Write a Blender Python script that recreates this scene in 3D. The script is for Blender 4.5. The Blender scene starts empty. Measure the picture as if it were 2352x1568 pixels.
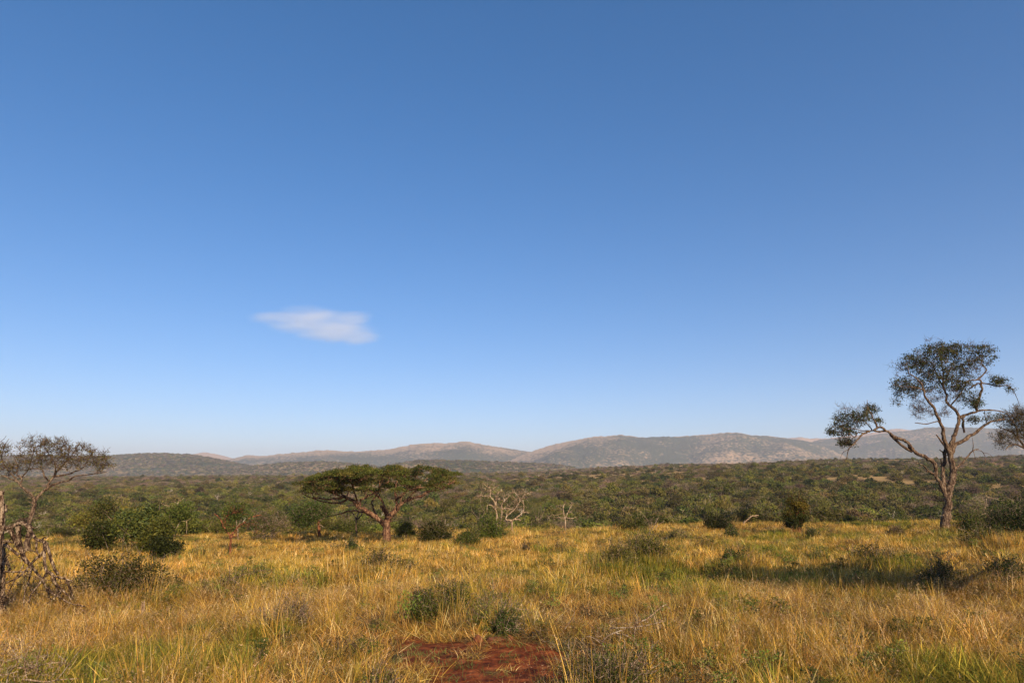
import bpy, math, random
import numpy as np

rng = np.random.default_rng(7)
random.seed(7)
scene = bpy.context.scene
COL = scene.collection
F, CU, CV = 1568.0, 1176.0, 784.0
CAM = np.array([0.0, 0.0, 2.6])
HOR = 1095.0
PITCH = math.atan((HOR - CV) / F)
FW = np.array([0, math.cos(PITCH), math.sin(PITCH)])
UP = np.array([0, -math.sin(PITCH), math.cos(PITCH)])
RT = np.array([1.0, 0, 0])
SUN_AZ, SUN_EL = 155.0, 27.5     # azimuth clockwise from +Y


def ray(u, v):
    u = np.asarray(u, float)[..., None]; v = np.asarray(v, float)[..., None]
    return FW * F + RT * (u - CU) + UP * (CV - v)


def at(u, v, y):
    """point of the pixel ray on the vertical plane at distance y"""
    d = ray(u, v)
    return CAM + d * (np.asarray(y, float) / d[..., 1])[..., None]


def sstep(a, b, x):
    t = np.clip((x - a) / (b - a), 0, 1)
    return t * t * (3 - 2 * t)


def _hash(ix, iy, s):
    n = (ix * 374761393 + iy * 668265263 + s * 974711) & 0x7fffffff
    n = ((n ^ (n >> 13)) * 1274126177) & 0x7fffffff
    return ((n ^ (n >> 16)) & 0xffff) / 65535.0


def vnoise(x, y, s=0):
    x = np.asarray(x, float); y = np.asarray(y, float)
    ix = np.floor(x).astype(np.int64); iy = np.floor(y).astype(np.int64)
    fx = x - ix; fy = y - iy
    fx = fx * fx * (3 - 2 * fx); fy = fy * fy * (3 - 2 * fy)
    a = _hash(ix, iy, s); b = _hash(ix + 1, iy, s); c = _hash(ix, iy + 1, s); d = _hash(ix + 1, iy + 1, s)
    return (a * (1 - fx) + b * fx) * (1 - fy) + (c * (1 - fx) + d * fx) * fy


def fbm(x, y, s=0, o=4):
    t = 0; a = .5; n = 0
    for k in range(o):
        t = t + a * vnoise(x * 2 ** k, y * 2 ** k, s + k * 17); n += a; a *= .5
    return t / n


EDGE = 50.0


def H(x, y):
    x = np.asarray(x, float); y = np.asarray(y, float)
    xc = np.clip(x, -70, 70)
    sl = 0.031 - 0.00042 * xc
    zn = -np.clip(y, -20, EDGE) * sl
    zn = zn + (fbm(x / 8, y / 8, 3, 3) - .5) * .85 * sstep(5, 18, y)
    a = np.clip(x / np.maximum(y, 30), -.9, .9)
    vs = np.interp(a, [-.75, -.5, -.2, 0, .25, .5, .75], [1091, 1091, 1087, 1083, 1069, 1058, 1054])
    zs = 2.6 + 1100 * (HOR - vs) / F - 3
    q = np.interp(y, [110, 190, 300, 500, 760, 1100], [0, .12, .30, .56, .80, 1.0])
    und = (fbm(x / 190 + 5, y / 190, 9, 3) - .5) * 10 * sstep(150, 500, y) * (1 - sstep(900, 1080, y))
    zf = -9.5 + (zs + 9.5) * q + und
    w = sstep(EDGE, 112, y)
    z = zn * (1 - w) + zf * w
    back = sstep(1130, 2000, y)
    z = z * (1 - back) + (-30) * back
    return z


def place(u, v, lift=0.0):
    """ground point whose surface (+lift) shows at the pixel"""
    d = ray(u, v); d = d / d[1]
    ys = np.concatenate([np.arange(4, 60, .1), np.arange(60, 1100, 1.0)])
    pz = CAM[2] + d[2] * ys
    hz = H(d[0] * ys, ys) + lift
    k = np.argmax(pz < hz)
    y = ys[k] if pz[k] < hz[k] else 52.0
    return np.array([d[0] * y, y, float(H(d[0] * y, y))])


def pxm(y):      # metres of one 2352-px at distance y
    return y / F


# ------------------------------------------------------------------ materials
def new_mat(name):
    m = bpy.data.materials.new(name); m.use_nodes = True
    nt = m.node_tree; nt.nodes.clear()
    return m, nt, nt.nodes.new, nt.links.new


def leaf_mat(name, trans=.35, rand=(.75, 1.25), rough=.6, hue=.02):
    m, nt, N, L = new_mat(name)
    out = N('ShaderNodeOutputMaterial')
    at_ = N('ShaderNodeAttribute'); at_.attribute_name = 'col'
    oi = N('ShaderNodeObjectInfo')
    mr = N('ShaderNodeMapRange'); mr.inputs[3].default_value = rand[0]; mr.inputs[4].default_value = rand[1]
    L(oi.outputs['Random'], mr.inputs[0])
    mh = N('ShaderNodeMapRange'); mh.inputs[3].default_value = .5 - hue; mh.inputs[4].default_value = .5 + hue
    ml = N('ShaderNodeMath'); ml.operation = 'MULTIPLY'; ml.inputs[1].default_value = 7.31
    fr = N('ShaderNodeMath'); fr.operation = 'FRACT'
    L(oi.outputs['Random'], ml.inputs[0]); L(ml.outputs[0], fr.inputs[0]); L(fr.outputs[0], mh.inputs[0])
    hs = N('ShaderNodeHueSaturation')
    L(at_.outputs['Color'], hs.inputs['Color']); L(mr.outputs[0], hs.inputs['Value']); L(mh.outputs[0], hs.inputs['Hue'])
    p = N('ShaderNodeBsdfPrincipled'); p.inputs['Roughness'].default_value = rough
    p.inputs['Specular IOR Level'].default_value = .12
    t = N('ShaderNodeBsdfTranslucent')
    L(hs.outputs[0], p.inputs['Base Color']); L(hs.outputs[0], t.inputs['Color'])
    mx = N('ShaderNodeMixShader'); mx.inputs[0].default_value = trans
    L(p.outputs[0], mx.inputs[1]); L(t.outputs[0], mx.inputs[2]); L(mx.outputs[0], out.inputs[0])
    return m


def bark_mat(name, c1, c2, c3, scale=3.0):
    m, nt, N, L = new_mat(name)
    out = N('ShaderNodeOutputMaterial'); p = N('ShaderNodeBsdfPrincipled')
    p.inputs['Roughness'].default_value = .9; p.inputs['Specular IOR Level'].default_value = .15
    tc = N('ShaderNodeTexCoord'); mp = N('ShaderNodeMapping'); mp.inputs['Scale'].default_value = (4, 4, 1.0)
    L(tc.outputs['Object'], mp.inputs[0])
    n1 = N('ShaderNodeTexNoise'); n1.inputs['Scale'].default_value = scale; n1.inputs['Detail'].default_value = 6
    n2 = N('ShaderNodeTexNoise'); n2.inputs['Scale'].default_value = scale * 4; n2.inputs['Detail'].default_value = 4
    L(mp.outputs[0], n1.inputs['Vector']); L(mp.outputs[0], n2.inputs['Vector'])
    r = N('ShaderNodeValToRGB')
    r.color_ramp.elements[0].position = .36; r.color_ramp.elements[0].color = (*c1, 1)
    r.color_ramp.elements[1].position = .66; r.color_ramp.elements[1].color = (*c3, 1)
    e = r.color_ramp.elements.new(.5); e.color = (*c2, 1)
    mixv = N('ShaderNodeMath'); mixv.operation = 'ADD'
    s2 = N('ShaderNodeMath'); s2.operation = 'MULTIPLY_ADD'; s2.inputs[1].default_value = .7; s2.inputs[2].default_value = -.35
    L(n2.outputs[0], s2.inputs[0]); L(n1.outputs[0], mixv.inputs[0]); L(s2.outputs[0], mixv.inputs[1])
    L(mixv.outputs[0], r.inputs[0]); L(r.outputs[0], p.inputs['Base Color'])
    b = N('ShaderNodeBump'); b.inputs['Strength'].default_value = .8; b.inputs['Distance'].default_value = .03
    L(n2.outputs[0], b.inputs['Height']); L(b.outputs[0], p.inputs['Normal'])
    L(p.outputs[0], out.inputs[0])
    return m


M = {}
M['leaf'] = leaf_mat('leaf_green', .16, (.42, 1.5), .55, .025)
M['grass'] = leaf_mat('grass_blade', .25, (.45, 1.32), .6, .012)
M['twig'] = leaf_mat('twig_cover', .1, (.7, 1.3), .9, .01)
M['bark'] = bark_mat('bark_orange', (.026, .014, .009), (.105, .058, .034), (.25, .175, .11))
M['barkred'] = bark_mat('bark_red', (.05, .018, .009), (.19, .065, .026), (.32, .13, .055))
M['barkacacia'] = bark_mat('bark_acacia', (.035, .015, .009), (.16, .070, .036), (.34, .20, .11))
M['barkdead'] = bark_mat('bark_dead', (.014, .007, .005), (.085, .044, .024), (.42, .30, .19), 4)
M['barkpale'] = bark_mat('bark_pale', (.14, .075, .04), (.33, .205, .115), (.56, .43, .29))
M['barkgrey'] = bark_mat('bark_grey', (.10, .06, .04), (.25, .16, .10), (.40, .29, .20))


def ground_mat():
    m, nt, N, L = new_mat('ground')
    out = N('ShaderNodeOutputMaterial'); p = N('ShaderNodeBsdfPrincipled')
    p.inputs['Roughness'].default_value = .95; p.inputs['Specular IOR Level'].default_value = .1
    g = N('ShaderNodeNewGeometry'); sx = N('ShaderNodeSeparateXYZ'); L(g.outputs['Position'], sx.inputs[0])

    def noise(scale, detail=5):
        n = N('ShaderNodeTexNoise'); n.inputs['Scale'].default_value = scale; n.inputs['Detail'].default_value = detail
        L(g.outputs['Position'], n.inputs['Vector']); return n

    def ramp(src, stops):
        r = N('ShaderNodeValToRGB'); els = r.color_ramp.elements
        while len(els) < len(stops): els.new(.5)
        for e, (q, c) in zip(els, stops): e.position = q; e.color = (*c, 1)
        L(src, r.inputs[0]); return r
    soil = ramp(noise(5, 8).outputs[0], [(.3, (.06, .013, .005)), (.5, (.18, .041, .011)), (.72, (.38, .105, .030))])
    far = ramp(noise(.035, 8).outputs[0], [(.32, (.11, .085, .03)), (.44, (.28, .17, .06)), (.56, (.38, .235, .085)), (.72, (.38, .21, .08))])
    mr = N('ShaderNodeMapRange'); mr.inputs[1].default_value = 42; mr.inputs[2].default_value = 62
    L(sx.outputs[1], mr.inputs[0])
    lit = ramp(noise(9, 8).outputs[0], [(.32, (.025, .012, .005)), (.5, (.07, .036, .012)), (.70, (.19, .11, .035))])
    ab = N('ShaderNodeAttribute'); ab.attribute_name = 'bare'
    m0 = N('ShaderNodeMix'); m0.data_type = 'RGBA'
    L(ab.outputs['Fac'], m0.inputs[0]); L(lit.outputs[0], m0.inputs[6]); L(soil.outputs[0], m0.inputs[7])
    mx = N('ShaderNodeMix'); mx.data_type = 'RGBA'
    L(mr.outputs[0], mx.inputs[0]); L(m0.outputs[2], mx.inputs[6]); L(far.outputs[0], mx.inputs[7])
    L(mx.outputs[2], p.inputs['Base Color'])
    b = N('ShaderNodeBump'); b.inputs['Strength'].default_value = .9; b.inputs['Distance'].default_value = .05
    L(noise(14, 8).outputs[0], b.inputs['Height']); L(b.outputs[0], p.inputs['Normal'])
    L(p.outputs[0], out.inputs[0])
    return m


def hill_mat(name, green, tan, amount, sp=.055):
    """bush-speckled slope: open tan grass and grey-green scrub"""
    m, nt, N, L = new_mat(name)
    out = N('ShaderNodeOutputMaterial'); p = N('ShaderNodeBsdfPrincipled')
    p.inputs['Roughness'].default_value = 1; p.inputs['Specular IOR Level'].default_value = 0
    g = N('ShaderNodeNewGeometry')

    def noise(scale, detail=4, off=0):
        mp = N('ShaderNodeMapping'); mp.inputs['Location'].default_value = (off, off * 2, 0)
        L(g.outputs['Position'], mp.inputs[0])
        n = N('ShaderNodeTexNoise'); n.inputs['Scale'].default_value = scale; n.inputs['Detail'].default_value = detail
        L(mp.outputs[0], n.inputs['Vector']); return n.outputs[0]
    att = N('ShaderNodeAttribute'); att.attribute_name = 'open'
    a = N('ShaderNodeMath'); a.operation = 'MULTIPLY_ADD'; a.inputs[1].default_value = 1.0
    L(noise(.004, 6), a.inputs[0]); L(att.outputs['Fac'], a.inputs[2])
    c = N('ShaderNodeMath'); c.operation = 'MULTIPLY_ADD'; c.inputs[1].default_value = 1.4
    L(noise(sp, 3, 300), c.inputs[0]); L(a.outputs[0], c.inputs[2])
    r = N('ShaderNodeValToRGB'); els = r.color_ramp.elements
    els[0].position = .0; els[0].color = (*green, 1)
    els[1].position = 1.0; els[1].color = (*tan, 1)
    k = N('ShaderNodeMapRange'); k.inputs[1].default_value = 1.33 - amount; k.inputs[2].default_value = 1.62 - amount
    L(c.outputs[0], k.inputs[0]); L(k.outputs[0], r.inputs[0])
    L(r.outputs[0], p.inputs['Base Color'])
    b = N('ShaderNodeBump'); b.inputs['Strength'].default_value = 1; b.inputs['Distance'].default_value = 9
    b.invert = True
    L(noise(sp, 3, 300), b.inputs['Height']); L(b.outputs[0], p.inputs['Normal'])
    L(p.outputs[0], out.inputs[0])
    return m


# ------------------------------------------------------------------ mesh helpers
def mesh_from(name, V, Fc, mats=None, cols=None, midx=None, smooth=False):
    """V (n,3); Fc list of (array of faces with k verts); cols per-vertex (n,3)"""
    me = bpy.data.meshes.new(name)
    V = np.asarray(V, np.float32)
    if not isinstance(Fc, list): Fc = [Fc]
    Fc = [np.asarray(f, np.int32) for f in Fc if len(f)]
    nl = sum(f.size for f in Fc); nf = sum(len(f) for f in Fc)
    me.vertices.add(len(V)); me.vertices.foreach_set('co', V.ravel())
    me.loops.add(nl); me.loops.foreach_set('vertex_index', np.concatenate([f.ravel() for f in Fc]))
    me.polygons.add(nf)
    tot = np.concatenate([np.full(len(f), f.shape[1], np.int32) for f in Fc])
    st = np.concatenate([[0], np.cumsum(tot)[:-1]]).astype(np.int32)
    me.polygons.foreach_set('loop_start', st)
    if smooth: me.polygons.foreach_set('use_smooth', np.ones(nf, bool))
    if midx is not None: me.polygons.foreach_set('material_index', np.asarray(midx, np.int32))
    if cols is not None:
        ca = me.color_attributes.new('col', 'FLOAT_COLOR', 'POINT')
        c4 = np.ones((len(V), 4), np.float32); c4[:, :3] = cols
        ca.data.foreach_set('color', c4.ravel())
    for m in (mats or []): me.materials.append(m)
    me.update(calc_edges=True); me.validate()
    return me


def link(name, me, parent=None, loc=(0, 0, 0)):
    o = bpy.data.objects.new(name, me); COL.objects.link(o)
    o.location = loc
    if parent is not None: o.parent = parent
    return o


def tag(o, label=None, cat=None, group=None, kind=None):
    if label: o['label'] = label
    if cat: o['category'] = cat
    if group: o['group'] = group
    if kind: o['kind'] = kind
    return o


def thing(name, label, cat, loc, group=None):
    o = bpy.data.objects.new(name, None); COL.objects.link(o)
    o.location = tuple(float(c) for c in loc); o.empty_display_size = .3
    return tag(o, label, cat, group)


def unit(a):
    return a / np.maximum(np.linalg.norm(a, axis=-1, keepdims=True), 1e-9)


class Acc:
    def __init__(s): s.V = []; s.Q = []; s.T = []; s.C = []; s.n = 0

    def add(s, V, Q=None, T=None, C=None):
        V = np.asarray(V).reshape(-1, 3)
        if Q is not None: s.Q.append(np.asarray(Q) + s.n)
        if T is not None: s.T.append(np.asarray(T) + s.n)
        s.V.append(V)
        s.C.append(np.broadcast_to(np.asarray(C if C is not None else (1, 1, 1), float), V.shape))
        s.n += len(V)

    def mesh(s, name, mats, smooth=False, off=(0, 0, 0)):
        V = np.concatenate(s.V) - np.asarray(off)
        Fc = []
        if s.Q: Fc.append(np.concatenate(s.Q))
        if s.T: Fc.append(np.concatenate(s.T))
        return mesh_from(name, V, Fc, mats, np.concatenate(s.C), smooth=smooth)


def tube(acc, P, R, n=6, C=(1, 1, 1), rough=0.0, cap=True):
    P = np.asarray(P, float); R = np.asarray(R, float); k = len(P)
    T = unit(np.gradient(P, axis=0))
    a = np.array([0.3, .9, .2]); a = unit(a)
    A = unit(np.cross(T, np.where(np.abs(T @ a)[:, None] > .93, np.array([1., 0, 0]), a)))
    B = np.cross(T, A)
    th = np.arange(n) / n * 2 * np.pi
    rr = R[:, None] * (1 + rough * (rng.random((k, n)) - .5))
    V = P[:, None, :] + rr[..., None] * (np.cos(th)[None, :, None] * A[:, None, :] + np.sin(th)[None, :, None] * B[:, None, :])
    i = np.arange(k - 1)[:, None] * n; j = np.arange(n)[None, :]; j2 = (j + 1) % n
    Q = np.stack([i + j, i + j2, i + n + j2, i + n + j], -1).reshape(-1, 4)
    V = V.reshape(-1, 3)
    if cap:
        V = np.concatenate([V, P[-1:] + T[-1:] * R[-1] * .6])
        c = len(V) - 1; b = (k - 1) * n
        Tt = np.stack([b + np.arange(n), b + (np.arange(n) + 1) % n, np.full(n, c)], -1)
        acc.add(V, Q, Tt, C)
    else:
        acc.add(V, Q, None, C)


def leaves(acc, P, size, cols, up=.3, asp=.45, out=None, outw=.0):
    """one rhombus leaf per point"""
    n = len(P)
    if n == 0: return
    d = unit(rng.normal(size=(n, 3)) + np.array([0, 0, up * .6]) + (out * outw if out is not None else 0))
    s = unit(np.cross(d, rng.normal(size=(n, 3)) + np.array([0, 0, .01])))
    nr = np.cross(d, s)
    sz = np.broadcast_to(np.asarray(size, float), (n,)) * rng.uniform(.7, 1.3, n)
    a = P - d * sz[:, None] * .5; c = P + d * sz[:, None] * .5
    mid = P + nr * sz[:, None] * .08
    b = mid + s * sz[:, None] * asp * .5; e = mid - s * sz[:, None] * asp * .5
    V = np.stack([a, b, c, e], 1).reshape(-1, 3)
    Q = np.arange(4 * n).reshape(n, 4)
    acc.add(V, Q, None, np.repeat(cols, 4, 0))


def pick(pal, n, var=.18):
    pal = np.asarray(pal, float)
    c = pal[rng.integers(0, len(pal), n)]
    return c * (1 + rng.normal(size=(n, 1)) * var).clip(.45, 1.7)


G_DARK = [(.046, .058, .011), (.062, .075, .013), (.085, .094, .015), (.036, .046, .011)]
G_MID = [(.112, .112, .015), (.130, .125, .018), (.088, .098, .015), (.155, .140, .022)]
G_OLIVE = [(.160, .128, .022), (.120, .102, .018), (.185, .142, .028), (.100, .090, .016)]
G_YEL = [(.30, .22, .025), (.38, .27, .03), (.20, .18, .025)]
G_BLUE = [(.075, .105, .035), (.055, .085, .026), (.10, .125, .045)]
B_GREY = [(.17, .115, .070), (.24, .165, .105), (.13, .085, .050), (.30, .21, .135)]
B_BROWN = [(.16, .10, .05), (.11, .075, .035), (.20, .13, .065), (.10, .085, .035)]
B_PURP = [(.17, .11, .07), (.13, .09, .055), (.22, .155, .11)]


# ------------------------------------------------------------------ trees traced limb by limb
class Tree:
    def __init__(s, y0):
        s.y0 = y0; s.ch = []; s.N = None; s.NR = None; s.Noff = None

    def _addnodes(s, P, R):
        s.N = P if s.N is None else np.concatenate([s.N, P])
        s.NR = R if s.NR is None else np.concatenate([s.NR, R])

    def limb(s, pts, r0, r1, *a, **k):
        return s._limb(pts, r0, r1, *a, **k)

    def _limb(s, pts, r0, r1, slope=None, sub=4, jit=.022, root=False, curve=.75, wobble=.45):
        """pts in 2352-px; r in px as well"""
        pts = np.asarray(pts, float)
        m = pxm(s.y0)
        base = at(pts[:, 0], pts[:, 1], s.y0)
        off0 = 0.0
        if s.N is not None and not root:
            # depth of the nearest traced node in the picture plane
            sc = s.N[:, 1] / s.y0
            d = np.hypot(s.N[:, 0] / sc - base[0, 0], (s.N[:, 2] - CAM[2]) / sc + CAM[2] - base[0, 2])
            off0 = s.N[np.argmin(d), 1] - s.y0
        L = np.concatenate([[0], np.cumsum(np.linalg.norm(np.diff(base, axis=0), axis=1))])
        if slope is None: slope = rng.uniform(-.75, .75)
        off = off0 + slope * L ** 1.0 * (1 - .25 * L / max(L[-1], .1))
        P = at(pts[:, 0], pts[:, 1], s.y0 + off)
        # catmull-rom
        t = np.linspace(0, len(P) - 1, (len(P) - 1) * sub + 1)
        Pe = np.concatenate([[2 * P[0] - P[1]], P, [2 * P[-1] - P[-2]]])
        i = np.minimum(t.astype(int), len(P) - 2); f = (t - i)[:, None]
        p0, p1, p2, p3 = Pe[i], Pe[i + 1], Pe[i + 2], Pe[i + 3]
        Q = .5 * (2 * p1 + (p2 - p0) * f + (2 * p0 - 5 * p1 + 4 * p2 - p3) * f ** 2 + (3 * p1 - p0 - 3 * p2 + p3) * f ** 3)
        u = np.linspace(0, 1, len(Q))
        R = (r0 + (r1 - r0) * u ** curve) * m
        Q[1:] += rng.normal(size=(len(Q) - 1, 3)) * R[1:, None] * jit * 4
        w_ = rng.normal(size=(len(Q), 3)); w_ = (w_ + np.roll(w_, 1, 0)) * .5
        Q[1:] += w_[1:] * np.minimum(.035, R[1:] * wobble)[:, None]
        R = R * (1 + .22 * (rng.random(len(R)) - .5))
        s.ch.append((Q, R)); s._addnodes(Q, R)
        return s

    def grow(s, T, rt=.012, k=.55, wig=.14, minr=.004, dead=False):
        """connect each target point to the growing skeleton"""
        T = np.asarray(T, float)
        N, NR = s.N, s.NR
        D = np.full(len(T), 1e9); I = np.zeros(len(T), int)
        for a in range(0, len(N), 400):
            dd = np.linalg.norm(T[:, None] - N[None, a:a + 400], axis=2)
            j = dd.argmin(1); v = dd[np.arange(len(T)), j]
            w = v < D; D[w] = v[w]; I[w] = j[w] + a
        alive = np.ones(len(T), bool); tips = []
        Nl = list(N); Rl = list(NR)
        for _ in range(len(T)):
            dq = np.where(alive, D, 1e9); q = int(dq.argmin())
            if not alive[q]: break
            alive[q] = False
            a = Nl[I[q]]; b = T[q]; L = np.linalg.norm(b - a)
            n = max(3, min(7, int(L / .25) + 2))
            t = np.linspace(0, 1, n)[:, None]
            mid = rng.normal(size=3) * L * wig; mid[2] += L * .08
            P = a + (b - a) * t + mid * (4 * t * (1 - t)) + rng.normal(size=(n, 3)) * L * .03 * (t * (1 - t) * 4)
            r0 = min(Rl[I[q]] * .75, rt * (.5 + L)); r1 = max(minr, r0 * .35)
            R = r0 + (r1 - r0) * t[:, 0]
            s.ch.append((P, R)); st = len(Nl)
            Nl.extend(P[1:]); Rl.extend(R[1:]); tips.append(b)
            dd = np.linalg.norm(T[:, None] - P[None, 1:], axis=2); j = dd.argmin(1); v = dd[np.arange(len(T)), j] * 1.0
            w = (v < D) & alive; D[w] = v[w]; I[w] = j[w] + st
        s.N = np.array(Nl); s.NR = np.array(Rl)
        return np.array(tips)

    def blob(s, u, v, hu, hv, n, dep=None, y=None, flat=1.0):
        """random targets in an ellipsoid given by its outline in px"""
        y = y if y is not None else s.y0
        m = pxm(y)
        c = at(u, v, y)
        g = rng.normal(size=(n, 3)); g = unit(g) * rng.random((n, 1)) ** .45
        dep = dep if dep is not None else min(hu, hv * 1.6)
        return c + g * np.array([hu * m, dep * m, hv * m])

    def twigs(s, acc, P, n, L, r, C=(1, 1, 1)):
        """spray of tiny straight twigs, three-sided"""
        for p in P:
            for _ in range(n):
                d = unit(rng.normal(size=3) + np.array([0, 0, .3])) * L * rng.uniform(.5, 1.3)
                m = p + d * .5 + rng.normal(size=3) * L * .12
                tube(acc, [p, m, p + d], [r, r * .8, r * .4], 3, C, cap=False)


def finish_tree(t, name, label, cat, bark, base, crown=None, group=None, crown_name='crown', split=True, leafmat='leaf', extra_branch=None, bark2=None):
    """base: ground point; first chains = trunk, the rest of the wood = branches"""
    root = thing(name, label, cat, base, group)
    a1 = Acc(); a2 = Acc()
    for i, (P, R) in enumerate(t.ch):
        rm = R.max()
        n = 10 if rm > .1 else (7 if rm > .04 else (5 if rm > .018 else 3))
        a = a1 if i in t.trunk else a2
        tube(a, P, R, n, rough=.25 if rm > .05 else .1)
    if extra_branch is not None: extra_branch(a2)
    link('trunk', a1.mesh('trunk', [M[bark]], True, base), root)
    if a2.V: link('branches', a2.mesh('branches', [M[bark2 or bark]], True, base), root)
    if crown is not None and crown.V:
        link(crown_name, crown.mesh('crown', [M[leafmat]], False, base), root)
    return root


def ZC(x0, y0, sc):
    def f(*pts):
        return [((x0 + a / sc) * .574219, (y0 + b / sc) * .574219) for a, b in pts]
    f.s = .574219 / sc
    f.p = lambda a, b: ((x0 + a / sc) * .574219, (y0 + b / sc) * .574219)
    return f


def bend_down(P, base):  # nothing may hang under the ground
    P[:, 2] = np.maximum(P[:, 2], H(P[:, 0], P[:, 1]) + .05)
    return P


GRASS_LIFT = .34

# ================================================================== ground
# bare soil: ellipses in px -> world
SOIL = []
for (u, v, hu, hv) in [(985, 1512, 70, 36), (1065, 1545, 75, 30), (1205, 1508, 100, 24), (1130, 1478, 60, 14), (1250, 1540, 60, 24), (1240, 1502, 60, 20), (1010, 1487, 60, 14),
                       (1215, 1558, 100, 16), (1275, 1525, 50, 22), (945, 1488, 50, 16), (1080, 1592, 150, 30), (1215, 1590, 120, 26), (1440, 1566, 80, 9), (1925, 1190, 50, 7)]:
    c = place(u, v); e = place(u + hu, v); t1 = place(u, v - hv); t2 = place(u, v + hv)
    SOIL.append((c[0], (t1[1] + t2[1]) / 2, abs(e[0] - c[0]), abs(t1[1] - t2[1]) / 2))


def soil_mask(x, y):
    m = np.full(len(x), -1.0)
    wob = 1 + (fbm(x * 2.0, y * 2.0, 91, 4) - .5) * 2.2
    for cx, cy, a, b in SOIL:
        m = np.maximum(m, 1 - np.sqrt(((x - cx) / a) ** 2 + ((y - cy) / b) ** 2) * wob)
    return m


def build_ground():
    rad = np.concatenate([np.arange(0, 14, .22), np.geomspace(14, 60, 90)[1:], np.geomspace(60, 1300, 130)[1:], np.geomspace(1300, 12500, 40)[1:]])
    az = np.radians(np.concatenate([np.arange(-180, -60, 6), np.arange(-60, 60, .35), np.arange(60, 180, 6)]))
    R_, A_ = np.meshgrid(rad[1:], az, indexing='ij')
    X = R_ * np.sin(A_); Y = R_ * np.cos(A_)
    Z = H(X, Y) + (fbm(X * 1.7, Y * 1.7, 5, 4) - .5) * .10 * (R_ < 60)
    nr, na = R_.shape
    V = np.stack([X, Y, Z], -1).reshape(-1, 3)
    V = np.concatenate([V, [[0, 0, float(H(0., 0.))]]])
    i = np.arange(nr - 1)[:, None] * na; j = np.arange(na)[None, :]; j2 = (j + 1) % na
    Q = np.stack([i + j, i + na + j, i + na + j2, i + j2], -1).reshape(-1, 4)
    T = np.stack([np.full(na, len(V) - 1), np.arange(na), (np.arange(na) + 1) % na], -1)
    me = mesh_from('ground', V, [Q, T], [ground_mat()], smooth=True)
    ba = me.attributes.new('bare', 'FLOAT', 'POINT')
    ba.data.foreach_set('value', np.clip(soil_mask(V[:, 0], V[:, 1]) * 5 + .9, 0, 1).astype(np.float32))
    o = link('ground', me); tag(o, 'red-brown savanna ground under the grass running back to the hills', None, None, 'structure')


build_ground()

# ================================================================== hills
CRESTS = {}


def hill(name, label, D, prof, width, mat, base_z=-30, amp=.30, openf=0.0, seed=1, back=None, crest_open=.5):
    prof = np.array(prof, float)
    u = np.arange(prof[0, 0], prof[-1, 0] + 1, 3.0)
    v = np.interp(u, prof[:, 0], prof[:, 1])
    kk = np.exp(-np.linspace(-2, 2, 7) ** 2); kk /= kk.sum()
    v = np.convolve(np.pad(v, 3, mode='edge'), kk, 'valid')
    v = v + (fbm(u / 6.0, u * 0, seed + 40, 4) - .5) * 2.6
    back = back or width
    w = np.concatenate([-np.linspace(1, 0, 44)[:-1] * width, np.linspace(0, 1, 14) * back])
    crest = at(u, v, D)
    cz = crest[:, 2]
    a = crest[:, 0] / D
    Wg, Ag = np.meshgrid(w, a, indexing='ij')
    Y = D + Wg; X = Ag * Y
    t = np.where(Wg < 0, -Wg / width, Wg / back)
    # spurs: the foot wanders in and out
    spur = (fbm(X / 420, Wg / 900 + seed, seed, 4) - .5) * 2
    tt = np.clip(t * (1 - .45 * spur * t), 0, 1)
    prf = np.cos(tt * np.pi / 2) ** 1.25
    Z = base_z + (cz[None, :] - base_z) * prf
    rel = (cz[None, :] - base_z)
    Z = Z + (fbm(X / 260, Y / 260, seed + 3, 5) - .5) * amp * rel * np.sin(np.clip(tt, 0, 1) * np.pi)
    Z = Z + (fbm(X / 25, Y / 25, seed + 7, 2) - .5) * 5 * sstep(0, .08, tt)
    nw, nu = Wg.shape
    V = np.stack([X, Y, Z], -1).reshape(-1, 3)
    i = np.arange(nw - 1)[:, None] * nu; j = np.arange(nu - 1)[None, :]
    Q = np.stack([i + j, i + j + 1, i + nu + j + 1, i + nu + j], -1).reshape(-1, 4)
    me = mesh_from('hills', V, Q, [mat], smooth=True)
    op = me.attributes.new('open', 'FLOAT', 'POINT')
    o_ = (crest_open * (1 - np.clip(tt * 1.9, 0, 1)) + openf) * sstep(.3, .7, fbm(X / 900, Y / 500, seed + 11, 3) + .1)
    op.data.foreach_set('value', o_.ravel().astype(np.float32))
    o = link('hills', me); tag(o, label, None, 'hills on the skyline', 'structure')
    CRESTS[name] = (X, Y, Z)


HM = hill_mat('hill_scrub', (.050, .058, .030), (.40, .26, .15), .05)
HN = hill_mat('hill_scrub_near', (.045, .055, .022), (.25, .17, .08), .10, .05)
HP = hill_mat('hill_open', (.07, .07, .04), (.42, .26, .15), .75, .03)
hill('leftnear', 'dark scrub-covered hill behind the leafless tree at the left', 2800,
     [(-160, 1052), (60, 1046), (180, 1050), (250, 1049), (325, 1043), (360, 1042), (425, 1044), (460, 1048), (490, 1054), (530, 1062), (600, 1076), (660, 1092)], 700, HN, seed=2, crest_open=.15, openf=.15)
hill('pale', 'small pale rounded hilltop beyond the left ridge', 6600,
     [(400, 1060), (430, 1048), (450, 1042), (470, 1039), (500, 1043), (530, 1051), (580, 1066)], 900, HP, seed=4, crest_open=.6)
hill('centre', 'long grey-green ridge with a tan double top left of centre', 5200,
     [(470, 1075), (520, 1056), (565, 1046), (605, 1047), (650, 1043), (725, 1037), (820, 1038), (900, 1032), (940, 1023), (1005, 1017), (1025, 1019), (1070, 1015), (1110, 1022), (1176, 1032), (1230, 1040), (1300, 1058), (1360, 1080)], 1500, HM, seed=6, crest_open=.75)
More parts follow.
